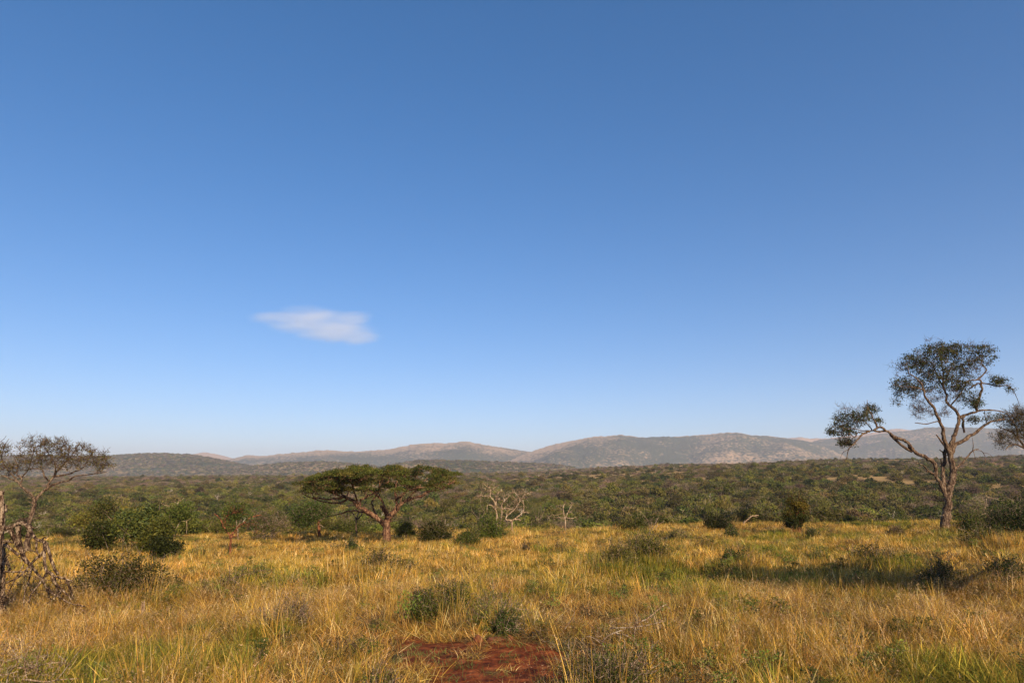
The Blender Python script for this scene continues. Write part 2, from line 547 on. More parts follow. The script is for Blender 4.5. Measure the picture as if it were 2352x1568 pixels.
hill('mid', 'broad brown-topped ridge right of centre', 5000,
     [(1120, 1072), (1180, 1050), (1226, 1036), (1276, 1022), (1351, 1007), (1426, 999), (1486, 1005), (1566, 1003), (1611, 1001), (1676, 995), (1696, 995), (1726, 1001), (1801, 1007), (1840, 1012), (1871, 1020), (1930, 1040), (2000, 1070)], 1500, HM, seed=9, crest_open=.85, openf=.1)
hill('farpale', 'pale distant hilltop seen in the gap beside the right ridge', 6500,
     [(1760, 1030), (1801, 1008), (1836, 1003), (1860, 1007), (1900, 1008), (1976, 998), (2051, 986), (2096, 987), (2130, 995), (2200, 1030)], 900, HP, seed=14, crest_open=.5)
hill('right', 'dark blue-grey ridge behind the tall tree at the right', 5400,
     [(1800, 1055), (1850, 1024), (1871, 1013), (1901, 1009), (1960, 1005), (2010, 1000), (2060, 993), (2096, 989), (2126, 983), (2226, 982), (2301, 986), (2352, 988), (2440, 996), (2560, 1030)], 1500, HM, seed=21, crest_open=.15)
hill('foot1', 'low scrubby foothill below the centre-left ridge', 2300,
     [(520, 1085), (580, 1070), (650, 1063), (720, 1061), (800, 1065), (870, 1072), (930, 1086)], 350, HN, seed=25, crest_open=.2, openf=.3)
hill('foot2', 'low scrubby foothill rising behind the umbrella tree', 2100,
     [(840, 1086), (900, 1067), (960, 1060), (1000, 1058), (1080, 1059), (1200, 1064), (1290, 1068), (1360, 1086)], 350, HN, seed=29, crest_open=.2, openf=.35)

# ================================================================== prototypes of bushes (shared meshes)
def bush_mesh(name, w, h, n, size, pal, twig=None, nt=0, clumps=26, mat='leaf', flat=.0, shape='dome', asp=.45, stems=5, stem_mat='barkgrey', stem_col=None, low=.02):
    acc = Acc()
    # stems
    cl = []
    for _ in range(clumps):
        a = rng.uniform(0, 2 * np.pi); r = math.sqrt(rng.random()) * .82
        if shape == 'dome':
            zt = (1 - r ** 2) ** .5 * (.62 + .3 * rng.random()); z = low + (zt - low) * rng.random() ** .38
        elif shape == 'flat':
            zt = .95 - .2 * r ** 2; z = zt - .22 * rng.random()
        else:
            z = low + (.95 - low) * rng.random(); r *= (1 - .5 * abs(z - .5) * 2) + .1
        cl.append((math.cos(a) * r * w / 2, math.sin(a) * r * w / 2, z * h))
    cl = np.array(cl)
    cr = rng.uniform(.13, .24, clumps) * w
    k = rng.integers(0, clumps, n)
    g = unit(rng.normal(size=(n, 3))) * (rng.random((n, 1)) ** .4)
    P = cl[k] + g * cr[k][:, None] * np.array([1, 1, .62])
    P[:, 2] = np.maximum(P[:, 2], .03)
    cc = pick(pal, clumps, .22)
    C = cc[k] * .35 + pick(pal, n, .2) * .3 + pick(pal, 1, .3) * .35
    leaves(acc, P, size, C, asp=asp, out=g, outw=.6)
    sc = pick(twig or B_GREY, 1)[0] if stem_col is None else stem_col
    for q in range(stems):
        c = cl[rng.integers(0, clumps)]
        b = rng.normal(size=3) * .04 * w; b[2] = -.1
        m = (b + c) / 2 + rng.normal(size=3) * .08 * w
        tube(acc, [b, m, c], [w * .018, w * .013, w * .005], 4, sc, cap=False)
    if nt:
        k = rng.integers(0, clumps, nt)
        p = cl[k] + rng.normal(size=(nt, 3)) * cr[k][:, None] * .6
        p[:, 2] = np.maximum(p[:, 2], .05)
        d = unit(rng.normal(size=(nt, 3)) + np.array([0, 0, .5]) + unit(p) * .8) * (w * rng.uniform(.05, .16, nt))[:, None]
        s = unit(np.cross(d, rng.normal(size=(nt, 3)))) * (w * .0045)
        V = np.stack([p - s, p + s, p + d + s * .4, p + d - s * .4], 1).reshape(-1, 3)
        acc.add(V, np.arange(4 * nt).reshape(-1, 4), None, np.repeat(pick(twig or B_GREY, nt, .25), 4, 0))
    return acc.mesh(name, [M[mat]])


def scatter(name, protos, P, idx, rot, scl, label, parent=None, kind='stuff'):
    """one object: points + a geometry-nodes instancer picking from unlinked prototypes"""
    me = bpy.data.meshes.new(name)
    me.vertices.add(len(P)); me.vertices.foreach_set('co', np.asarray(P, np.float32).ravel())
    a = me.attributes.new('idx', 'INT', 'POINT'); a.data.foreach_set('value', np.asarray(idx, np.int32))
    a = me.attributes.new('rot', 'FLOAT_VECTOR', 'POINT'); a.data.foreach_set('vector', np.asarray(rot, np.float32).ravel())
    a = me.attributes.new('scl', 'FLOAT_VECTOR', 'POINT'); a.data.foreach_set('vector', np.asarray(scl, np.float32).ravel())
    me.update()
    c = bpy.data.collections.new(name + '_kinds')
    for i, pm in enumerate(protos):
        c.objects.link(bpy.data.objects.new('%s_%03d' % (name, i), pm))
    ng = bpy.data.node_groups.new(name, 'GeometryNodeTree')
    ng.interface.new_socket('Geometry', in_out='INPUT', socket_type='NodeSocketGeometry')
    ng.interface.new_socket('Geometry', in_out='OUTPUT', socket_type='NodeSocketGeometry')
    N = ng.nodes.new; L = ng.links.new
    gi = N('NodeGroupInput'); go = N('NodeGroupOutput')
    ip = N('GeometryNodeInstanceOnPoints'); ci = N('GeometryNodeCollectionInfo')
    ci.inputs[0].default_value = c; ci.inputs['Separate Children'].default_value = True; ci.inputs['Reset Children'].default_value = True
    ip.inputs['Pick Instance'].default_value = True

    def attr(nm, ty):
        n = N('GeometryNodeInputNamedAttribute'); n.data_type = ty; n.inputs[0].default_value = nm; return n.outputs['Attribute']
    er = N('FunctionNodeEulerToRotation')
    L(gi.outputs[0], ip.inputs['Points']); L(ci.outputs[0], ip.inputs['Instance'])
    L(attr('idx', 'INT'), ip.inputs['Instance Index'])
    L(attr('rot', 'FLOAT_VECTOR'), er.inputs[0]); L(er.outputs[0], ip.inputs['Rotation'])
    L(attr('scl', 'FLOAT_VECTOR'), ip.inputs['Scale'])
    L(ip.outputs[0], go.inputs[0])
    o = link(name, me, parent)
    md = o.modifiers.new('scatter', 'NODES'); md.node_group = ng
    tag(o, label, None, None, kind)
    return o


# far kinds (seen from 100 m on): 0-5 green, 6-8 olive, 9-12 grey/brown leafless, 13-14 pale dead
def far_kinds(n, size):
    K = []
    for i in range(3): K.append(bush_mesh('b', 1, .58, n, size, G_DARK + G_MID[:2], None, 60, 20))
    for i in range(3): K.append(bush_mesh('b', 1, .56, n, size, G_MID + G_OLIVE, None, 120, 22))
    for i in range(3): K.append(bush_mesh('b', 1, .6, int(n * .9), size, G_OLIVE + B_BROWN[:2], None, 200, 22))
    for i in range(2): K.append(bush_mesh('b', 1, .62, int(n * .7), size * .8, B_GREY, B_GREY, 700, 22, asp=.18))
    for i in range(2): K.append(bush_mesh('b', 1, .55, int(n * .7), size * .8, B_PURP + B_BROWN, B_GREY, 700, 22, asp=.2))
    return K


FAR = far_kinds(760, .115)
MIDK = far_kinds(2600, .052)


def dead_proto(seed, w=1.0):
    """small leafless white tree for the thicket"""
    acc = Acc()

    def rec(p, d, L, r, dep):
        q = p + d * L + rng.normal(size=3) * L * .12
        m = (p + q) / 2 + rng.normal(size=3) * L * .1
        tube(acc, [p, m, q], [r, r * .85, r * .65], 4 if dep > 1 else 3, (.62, .50, .38), cap=False)
        if dep == 0: return
        for _ in range(rng.integers(2, 4)):
            nd = unit(d + rng.normal(size=3) * .62 + np.array([0, 0, .12]))
            rec(q, nd, L * rng.uniform(.55, .85), r * .62, dep - 1)
    rec(np.array([0, 0, -.05]), unit(np.array([rng.normal() * .15, rng.normal() * .15, 1])), .3 * w, .022 * w, 4)
    return acc.mesh('dead', [M['twig']])


DEADK = [dead_proto(i) for i in range(4)]

# ================================================================== the bush valley
def valley():
    pts = []
    y = 58.0
    area = []
    while y < 1130:
        sp = np.interp(y, [58, 120, 300, 700, 1130], [2.6, 3.3, 4.7, 5.4, 6.2])
        n = int(2 * .86 * y / sp)
        x = (np.arange(n) - n / 2 + rng.uniform(-.5, .5, n)) * sp
        yy = y + rng.uniform(-.5, .5, n) * sp
        pts.append(np.stack([x, yy], 1)); y += sp * .95
    P = np.concatenate(pts)
    x, y = P[:, 0], P[:, 1]
    # the edge of the thicket wanders
    edge = 60 + (fbm(x / 14, x * 0, 61, 3) - .5) * 12 + np.where(x > 5, 3, 0)
    keep = y > edge
    # open grassy gaps, more of them far off
    gap = np.where(y < 330, fbm(x / 38, y / 75, 33, 3), fbm(x / 95, y / 210, 34, 4))
    thr = np.interp(y, [100, 200, 330, 480, 1000], [.80, .72, .62, .53, .43])
    keep &= (gap < thr) | (rng.random(len(x)) < np.interp(y, [200, 400], [.22, .30]))
    keep &= rng.random(len(x)) < .93
    x, y = x[keep], y[keep]
    z = H(x, y)
    green = fbm(x / 60 + 9, y / 90, 77, 3)
    gfrac = np.interp(y, [60, 200, 320, 500, 1100], [.94, .94, .88, .68, .50]) + (green - .5) * 1.1
    r = rng.random(len(x)); r2 = rng.random(len(x))
    kind = np.where(r < gfrac * .62, rng.integers(0, 6, len(x)), np.where(r < gfrac * 1.1, rng.integers(3, 9, len(x)), rng.integers(9, 13, len(x))))
    size = np.interp(y, [60, 90, 160, 400, 1100], [2.9, 3.3, 4.4, 4.9, 5.2]) * rng.uniform(.6, 1.35, len(x))
    size = size * np.where((rng.random(len(x)) < .16) & (y < 115), 1.55, 1)
    sz = rng.uniform(.6, 1.1, len(x)) * np.where(rng.random(len(x)) < .05, 1.7, 1) * np.interp(y, [150, 500], [1, .8])
    return x, y, z, kind, size, sz


vx, vy, vz, vk, vs_, vsz = valley()
inview = (np.abs(vx / vy) < .77)
show = np.where(inview, vs_ * vsz / vy, 0)
# what stands in the lee of the drop shows nothing
order = np.argsort(-show)
near_ids = [i for i in order if 58 < vy[i] < 200][:285]
near_set = np.zeros(len(vx), bool); near_set[near_ids] = True
print('valley bushes', len(vx))
KN = {'g': ('green_bush', 'bush', 'green bushes of the valley thicket'),
      'o': ('olive_bush', 'bush', 'olive bushes of the valley thicket'),
      'b': ('leafless_bush', 'bush', 'leafless bushes of the valley thicket')}


def where_words(u):
    if u < 130: return 'behind the left thin tree'
    if u < 420: return 'behind the leafy trees'
    if u < 660: return 'behind the forked tree'
    if u < 1070: return 'behind the umbrella tree'
    if u < 1270: return 'behind the tangled dead tree'
    if u < 1560: return 'right of the white dead tree'
    if u < 1780: return 'behind the fallen pale log'
    if u < 1960: return 'behind the yellow-topped tree'
    if u < 2230: return 'behind the tall tree'
    return 'behind the right-edge shrubs'


for i in near_ids:
    k = vk[i]
    kk = 'g' if k < 6 else ('o' if k < 9 else 'b')
    nm, cat, grp = KN[kk]
    o = link(nm, MIDK[k], None, (vx[i], vy[i], vz[i] - .15))
    s = vs_[i]; o.scale = (s, s, s * vsz[i]); o.rotation_euler = (0, 0, rng.uniform(0, 6.28))
    u = CU + F * (vx[i] / vy[i]) / math.cos(PITCH) * 1.0
    adj = {'g': 'dense green bush', 'o': 'dull olive bush', 'b': 'grey-brown leafless bush'}[kk]
    dist = 'at the thicket edge' if vy[i] < 72 else ('in the near thicket' if vy[i] < 100 else 'deep in the thicket')
    tag(o, '%s %s %s' % (adj, dist, where_words(u)), cat, grp + ' ' + where_words(u))

rest = ~near_set
rest[near_ids] = False
R_ = rest & (vy >= 58)
PX = np.stack([vx, vy, vz - .2], 1)[R_]
nR = len(PX)
ids = vk[R_].copy()
rot = np.stack([np.zeros(nR), np.zeros(nR), rng.uniform(0, 6.28, nR)], 1)
scl = np.stack([vs_[R_], vs_[R_], vs_[R_] * vsz[R_]], 1)
# pale dead trees standing out of the thicket
nd = 130
dy = 75 + (rng.random(nd) ** 1.3) * 800; dx = rng.uniform(-.8, .8, nd) * dy
dz = H(dx, dy)
PX = np.concatenate([PX, np.stack([dx, dy, dz], 1)])
ids = np.concatenate([ids, rng.integers(13, 17, nd)])
rot = np.concatenate([rot, np.stack([np.zeros(nd), np.zeros(nd), rng.uniform(0, 6.28, nd)], 1)])
ds = rng.uniform(2.8, 4.8, nd); scl = np.concatenate([scl, np.stack([ds, ds, ds], 1)])
# scrub on the near hills
for nm, cnt, s0 in (('foot1', 2600, 6), ('foot2', 2600, 6), ('leftnear', 7000, 7)):
    X, Y, Z = CRESTS[nm]
    m = X.shape[0]; q = rng.integers(0, 44, cnt); w = rng.integers(1, X.shape[1] - 1, cnt)
    f = rng.random(cnt)
    x = X[q, w] * (1 - f) + X[q, w - 1] * f; y_ = Y[q, w]; z = Z[q, w] * (1 - f) + Z[q, w - 1] * f
    PX = np.concatenate([PX, np.stack([x, y_, z - .5], 1)])
    ids = np.concatenate([ids, rng.integers(0, 13, cnt)])
    rot = np.concatenate([rot, np.stack([np.zeros(cnt), np.zeros(cnt), rng.uniform(0, 6.28, cnt)], 1)])
    s = rng.uniform(.7, 1.6, cnt) * s0; scl = np.concatenate([scl, np.stack([s * 1.2, s * 1.2, s], 1)])
scatter('bushland', FAR + DEADK, PX, ids, rot, scl, 'mixed green and grey bush country covering the valley and its far slope')
print('far instances', len(PX))

# ================================================================== grass
GOLD = [(.62, .335, .058), (.74, .44, .10), (.42, .22, .034), (.66, .37, .065), (.80, .57, .24), (.32, .225, .03)]
RUST = [(.42, .19, .045), (.54, .27, .07), (.30, .13, .035), (.50, .33, .10)]
GGRN = [(.17, .19, .022), (.23, .23, .030), (.11, .14, .020), (.32, .27, .04)]
GOLG = [(.40, .28, .035), (.50, .34, .04), (.27, .22, .026), (.21, .19, .022)]


def tuft(n, hmin, hmax, spread, wid, pal, lean=.35, bend=.5, flop=.0, seg=3, head=0.0, greenfoot=None):
    acc = Acc()
    a = rng.uniform(0, 2 * np.pi, n); r = np.sqrt(rng.random(n)) * spread
    root = np.stack([np.cos(a) * r, np.sin(a) * r, np.full(n, -.04)], 1)
    h = rng.uniform(hmin, hmax, n)
    b = rng.uniform(0, 2 * np.pi, n)
    ln = np.abs(rng.normal(size=n)) * lean
    fl = rng.random(n) < flop
    ln = np.where(fl, rng.uniform(1.0, 2.2, n), ln)
    dirh = np.stack([np.cos(b), np.sin(b), np.zeros(n)], 1)
    side = np.stack([-np.sin(b + rng.normal(size=n) * .8), np.cos(b + rng.normal(size=n) * .8), rng.normal(size=n) * .2], 1)
    side = unit(side)
    rows = []
    W = wid * rng.uniform(.6, 1.4, n)
    bd = rng.uniform(0, bend, n)
    for k in range(seg + 1):
        t = k / seg
        up = np.array([0, 0, 1.0]) * (h * t * (1 - bd * t * .5) / np.sqrt(1 + ln ** 2))[:, None]
        ho = dirh * (h * (t * ln / np.sqrt(1 + ln ** 2) + bd * t * t * .7))[:, None]
        c = root + up + ho
        ww = W * (1 - t) ** .6 * (.5 + .5 * min(1, t * 4 + .3)) if k < seg else W * .06
        rows.append(np.stack([c - side * ww[:, None] / 2, c + side * ww[:, None] / 2], 1))
    V = np.stack(rows, 1).reshape(-1, 3)          # n, seg+1, 2
    m = (seg + 1) * 2
    base = (np.arange(n) * m)[:, None, None]
    kk = (np.arange(seg) * 2)[None, :, None]
    Q = (base + kk + np.array([0, 1, 3, 2])[None, None, :]).reshape(-1, 4)
    C = pick(pal, n, .30)
    C = np.repeat(C, m, 0)
    acc.add(V, Q, None, C)
    if head > 0:       # loose seed heads
        hs = rng.random(n) < head
        tip = V.reshape(n, m, 3)[hs, -1]
        if len(tip):
            q = np.repeat(tip, 5, 0) + rng.normal(size=(len(tip) * 5, 3)) * np.array([.012, .012, .035])
            leaves(acc, q, wid * 4.0, pick([(.52, .34, .17), (.42, .25, .12)], len(q)), asp=.3)
    return acc.mesh('tuft', [M['grass']])


T_ = []
# near kinds 0-11
for i in range(3): T_.append(tuft(78, .32, .80, .20, .0085, GOLD + RUST[:1], .38, .7, .14, 4, .2))
for i in range(2): T_.append(tuft(76, .30, .70, .22, .0085, GOLG + GOLD, .45, .8, .15, 4))
for i in range(2): T_.append(tuft(72, .30, .72, .20, .0095, GGRN + GOLG + GOLD[:2], .38, .7, .08, 4))
T_.append(tuft(64, .26, .62, .22, .012, GGRN + GOLG + GOLG, .45, .9, .05, 4))
for i in range(2): T_.append(tuft(70, .20, .50, .28, .0095, RUST + GOLD, .8, .9, .4, 3))
T_.append(tuft(22, .7, 1.15, .16, .0065, GOLD, .22, .35, 0, 4, .7))
T_.append(tuft(16, .6, 1.0, .12, .0060, RUST + GOLD, .3, .3, 0, 4, .9))
# far kinds 12-18: wider blades, wider tufts
for i in range(2): T_.append(tuft(120, .28, .62, .45, .020, GOLD, .35, .5, .08, 2))
for i in range(2): T_.append(tuft(120, .25, .60, .45, .019, GOLG + GOLD, .4, .5, .08, 2))
T_.append(tuft(110, .22, .58, .42, .020, GGRN + GOLG, .4, .5, .05, 2))
T_.append(tuft(120, .22, .5, .45, .018, RUST + GOLD, .5, .6, .12, 2))
T_.append(tuft(20, .6, .95, .35, .013, GOLD, .25, .3, 0, 3, .4))
# 19-20 tiny green sprigs on the bare soil, 21 straw litter
for i in range(2): T_.append(tuft(34, .06, .20, .16, .0085, [(.13, .17, .045), (.18, .20, .05)], .9, .9, .2))
T_.append(tuft(30, .1, .3, .22, .006, GOLD, 2.2, .2, .9, 2))
# 22-24 low leafy weeds, 25 dark twiggy undergrowth
for i in range(3): T_.append(bush_mesh('weed', .5, .5, 260, .045, G_MID + G_BLUE + GGRN, None, 40, 14, shape='col', mat='leaf', stems=6))
T_.append(bush_mesh('undergrowth', .8, .42, 260, .035, G_DARK + B_BROWN, B_BROWN + B_GREY, 240, 18, mat='leaf'))

def grass():
    X, Y = [], []
    y0 = 5.0
    bands = [(5.0, 9, 17), (9, 14, 16), (14, 20, 15), (20, 30, 6.5), (30, 44, 4.4), (44, 70, 2.6)]
    Nn = []
    for a, b, den in bands:
        w = .80 * b + 6
        n = int(den * (b - a) * 2 * w)
        x = rng.uniform(-w, w, n); y = rng.uniform(a, b, n)
        k = np.abs(x) < .80 * y + 6
        X.append(x[k]); Y.append(y[k])
    HX = [np.ones(len(q)) for q in X]
    for bx, by, bw, bh in FIELD_SHRUBS:
        k = int(min(bw * bw * 22, 160)) + 16
        a = np.where(rng.random(k) < .65, rng.normal(-np.pi / 2, .75, k), rng.uniform(0, 2 * np.pi, k)); r = rng.random(k) ** .4 * bw * .62
        X.append(bx + np.cos(a) * r); Y.append(by + np.sin(a) * r * .9 - .1 * bw); HX.append(np.clip(bh / .62, .9, 1.5) * rng.uniform(.75, 1.15, k))
    x = np.concatenate(X); y = np.concatenate(Y); n = len(x); hx = np.concatenate(HX)
    sm = soil_mask(x, y)
    g1 = fbm(x / 6.5, y / 9, 201, 4); g2 = fbm(x / 2.1, y / 3.0, 202, 3); g3 = fbm(x / 11, y / 16, 203, 3)
    # more green low in the picture and to the right of it, more gold further off
    gr = (g1 - .5) * 1.5 + (g2 - .5) * 1.3 + rng.normal(size=n) * .10 + np.interp(y, [6, 10, 14, 25, 50], [.40, .28, .10, .0, -.10]) + np.where(x > 1, .06, 0) + np.where((x > 1) & (y < 13), .10, 0)
    ru = (g3 - .5) * 2.4 + (g2 - .5) * .6 + np.interp(y, [6, 14, 20, 30], [-.02, .04, -.1, -.22])
    r = rng.random(n)
    near = y < 20.5
    idx = rng.integers(0, 3, n)
    idx = np.where(gr + r * .35 > .22, rng.integers(3, 5, n), idx)
    idx = np.where(gr + r * .35 > .40, rng.integers(5, 8, n), idx)
    idx = np.where(ru + rng.random(n) * .3 > .38, rng.integers(8, 10, n), idx)
    r3 = rng.random(n)
    idx = np.where(r3 < .075, rng.integers(10, 12, n), idx)
    fi = rng.integers(12, 14, n)
    fi = np.where(gr + r * .35 > .16, rng.integers(14, 16, n), fi)
    fi = np.where(gr + r * .35 > .42, 16, fi)
    fi = np.where(ru + rng.random(n) * .3 > .42, 17, fi)
    fi = np.where(r3 < .05, 18, fi)
    idx = np.where(near, idx, fi)
    hgt = 1.0 + 1.1 * (fbm(x / 3.2, y / 3.2, 210, 3) - .5) + 1.3 * (fbm(x / .8, y / .8, 211, 2) - .5)
    s = rng.uniform(.75, 1.25, n); sz = s * np.clip(hgt, .5, 1.8) * .66 * hx
    r4 = rng.random(n)
    idx = np.where(r4 < np.where(y < 20, .045, .11), rng.integers(22, 25, n), idx); idx = np.where(r4 > np.where(y < 20, .975, .95), 25, idx)
    s = np.where((idx >= 22) & (y > 22), s * 1.25, s)
    # bare soil: nothing or small sprigs
    bare = sm > 0
    rim = (sm > -.18) & ~bare
    sz = np.where(rim, sz * .55, sz)
    q = rng.random(n)
    keep = ~bare | (q < .42)
    idx = np.where(bare & (y < 20), np.where(q < .34, rng.integers(19, 21, n), 21), idx)
    sz = np.where(bare & (y < 20), s, sz)
    keep &= ~(bare & (y > 20))
    z = H(x, y) + (fbm(x * 1.7, y * 1.7, 5, 4) - .5) * .10
    P = np.stack([x, y, z], 1)[keep]
    k = len(P)
    tilt = rng.normal(size=(k, 2)) * .12
    rot = np.stack([tilt[:, 0], tilt[:, 1], rng.uniform(0, 6.28, k)], 1)
    scl = np.stack([s[keep], s[keep], sz[keep]], 1)
    print('grass tufts', k)
    scatter('grass', T_, P, idx[keep], rot, scl, 'tall golden and green savanna grass covering the field')


FIELD_SHRUBS = []

# ================================================================== trees
def umbrella():
    Z1 = ZC(1180, 1830, 3.36); s = Z1.s
    b = place(*Z1.p(1228, 1112), GRASS_LIFT)
    t = Tree(b[1])
    fu, fv = Z1.p(1228, 1112)
    foot = (fu, fv + .55 / pxm(b[1]))
    t.limb([foot] + Z1((1228, 1080), (1232, 950), (1240, 860), (1258, 790)), 52 * s, 44 * s, 0)
    t.limb(Z1((1235, 930), (1130, 830), (1050, 770), (950, 700), (860, 660), (800, 600), (740, 560), (650, 530), (520, 550), (400, 560), (250, 530)), 36 * s, 9 * s, -.15)
    t.limb(Z1((1130, 830), (960, 740), (820, 710), (700, 720), (600, 755), (430, 790)), 20 * s, 6 * s, .35)
    t.limb(Z1((700, 560), (600, 605), (520, 605), (380, 590), (200, 530), (90, 470)), 16 * s, 5 * s, -.4)
    t.limb(Z1((740, 560), (640, 500), (590, 430), (540, 360), (470, 300)), 18 * s, 6 * s, .5)
    t.limb(Z1((1262, 800), (1340, 700), (1430, 610), (1520, 560), (1700, 510), (1820, 440), (1970, 410), (2100, 340), (2170, 290)), 34 * s, 7 * s, .1)
    t.limb(Z1((1345, 700), (1360, 560), (1345, 440), (1370, 340), (1390, 250)), 24 * s, 8 * s, .25)
    t.limb(Z1((1370, 560), (1460, 470), (1580, 420), (1720, 400), (1900, 370), (2000, 320)), 18 * s, 5 * s, -.5)
    t.limb(Z1((1240, 800), (1190, 700), (1150, 665)), 20 * s, 16 * s, -.5)
    t.limb(Z1((1280, 820), (1370, 720), (1400, 640), (1440, 520), (1540, 400)), 14 * s, 6 * s, -.7)
    t.limb(Z1((1190, 880), (1090, 780), (1060, 680), (1030, 600), (1100, 500), (1140, 420), (1130, 300)), 18 * s, 7 * s, .9)
    t.limb(Z1((880, 660), (890, 560), (960, 530), (1060, 470), (1150, 380), (1260, 320)), 15 * s, 6 * s, .6)
    t.limb(Z1((860, 650), (820, 520), (780, 420), (760, 300)), 15 * s, 6 * s, -.7)
    t.limb(Z1((1260, 800), (1200, 640), (1120, 520), (1000, 430), (900, 300)), 20 * s, 6 * s, -.8)
    t.limb(Z1((1430, 610), (1560, 500), (1700, 350), (1800, 250)), 14 * s, 5 * s, .9)
    t.limb(Z1((650, 530), (500, 470), (380, 420), (300, 370)), 14 * s, 5 * s, -.6)
    t.trunk = {0}
    # crown: flat pads under a dome
    y = b[1]; m = pxm(y)
    top = np.array([(690, 1112), (700, 1103), (730, 1092), (760, 1085), (800, 1082), (850, 1074), (900, 1071), (925, 1075), (940, 1081), (965, 1074), (1000, 1077), (1035, 1087), (1066, 1101)], float)
    cx = 878.0; hw = 182.0
    pads = []
    while len(pads) < 230:
        a = rng.uniform(0, 2 * np.pi); r = math.sqrt(rng.random())
        du = r * math.cos(a); dd = r * math.sin(a)
        uu = cx + du * hw
        vt = np.interp(cx + np.sign(du) * hw * min(1, r), top[:, 0], top[:, 1])
        vt = .45 * vt + .55 * np.interp(uu, top[:, 0], top[:, 1]) if True else vt
        thick = 56 * (1 - r * .4)
        vv = vt + 3 + thick * rng.random() ** 2.0 + (vnoise(uu / 26 + 3, dd * 5, 8) - .35) * 16
        gapn = vnoise(uu / 20 + 40, dd * 7, 5)
        if gapn < .42: continue
        pt = at(uu, vv, y)
        pads.append(pt + np.array([0, dd * hw * m * .95, 0]))
    pads = np.array(pads)
    tips = t.grow(pads, .06, wig=.13, minr=.010)
    crown = Acc()
    tw = rng.random((len(tips)))
    for p in tips:
        n = int(rng.integers(200, 420)); rr = rng.uniform(.35, .72)
        g = unit(rng.normal(size=(n, 3))) * rng.random((n, 1)) ** .5
        P = p + np.array([0, 0, .05]) + g * np.array([rr, rr, .12]) + np.array([0, 0, .14]) * (1 - (g[:, :1] ** 2 + g[:, 1:2] ** 2))
        base = .85 * pick(G_OLIVE + G_DARK + G_DARK + G_DARK, 1, .35)[0]
        leaves(crown, P, .085, base * .6 + pick(G_OLIVE + G_DARK, n) * .4, up=.2, asp=.5)
    def ex(a2):
        t.twigs(a2, tips, 8, .5, .011)
    finish_tree(t, 'umbrella_tree', 'broad flat-topped umbrella thorn tree with green layered canopy in the grass', 'tree', 'barkacacia', b, crown, extra_branch=ex)
    # dark weaver nest-like bunch hanging under the crown
    return b


umb = umbrella()


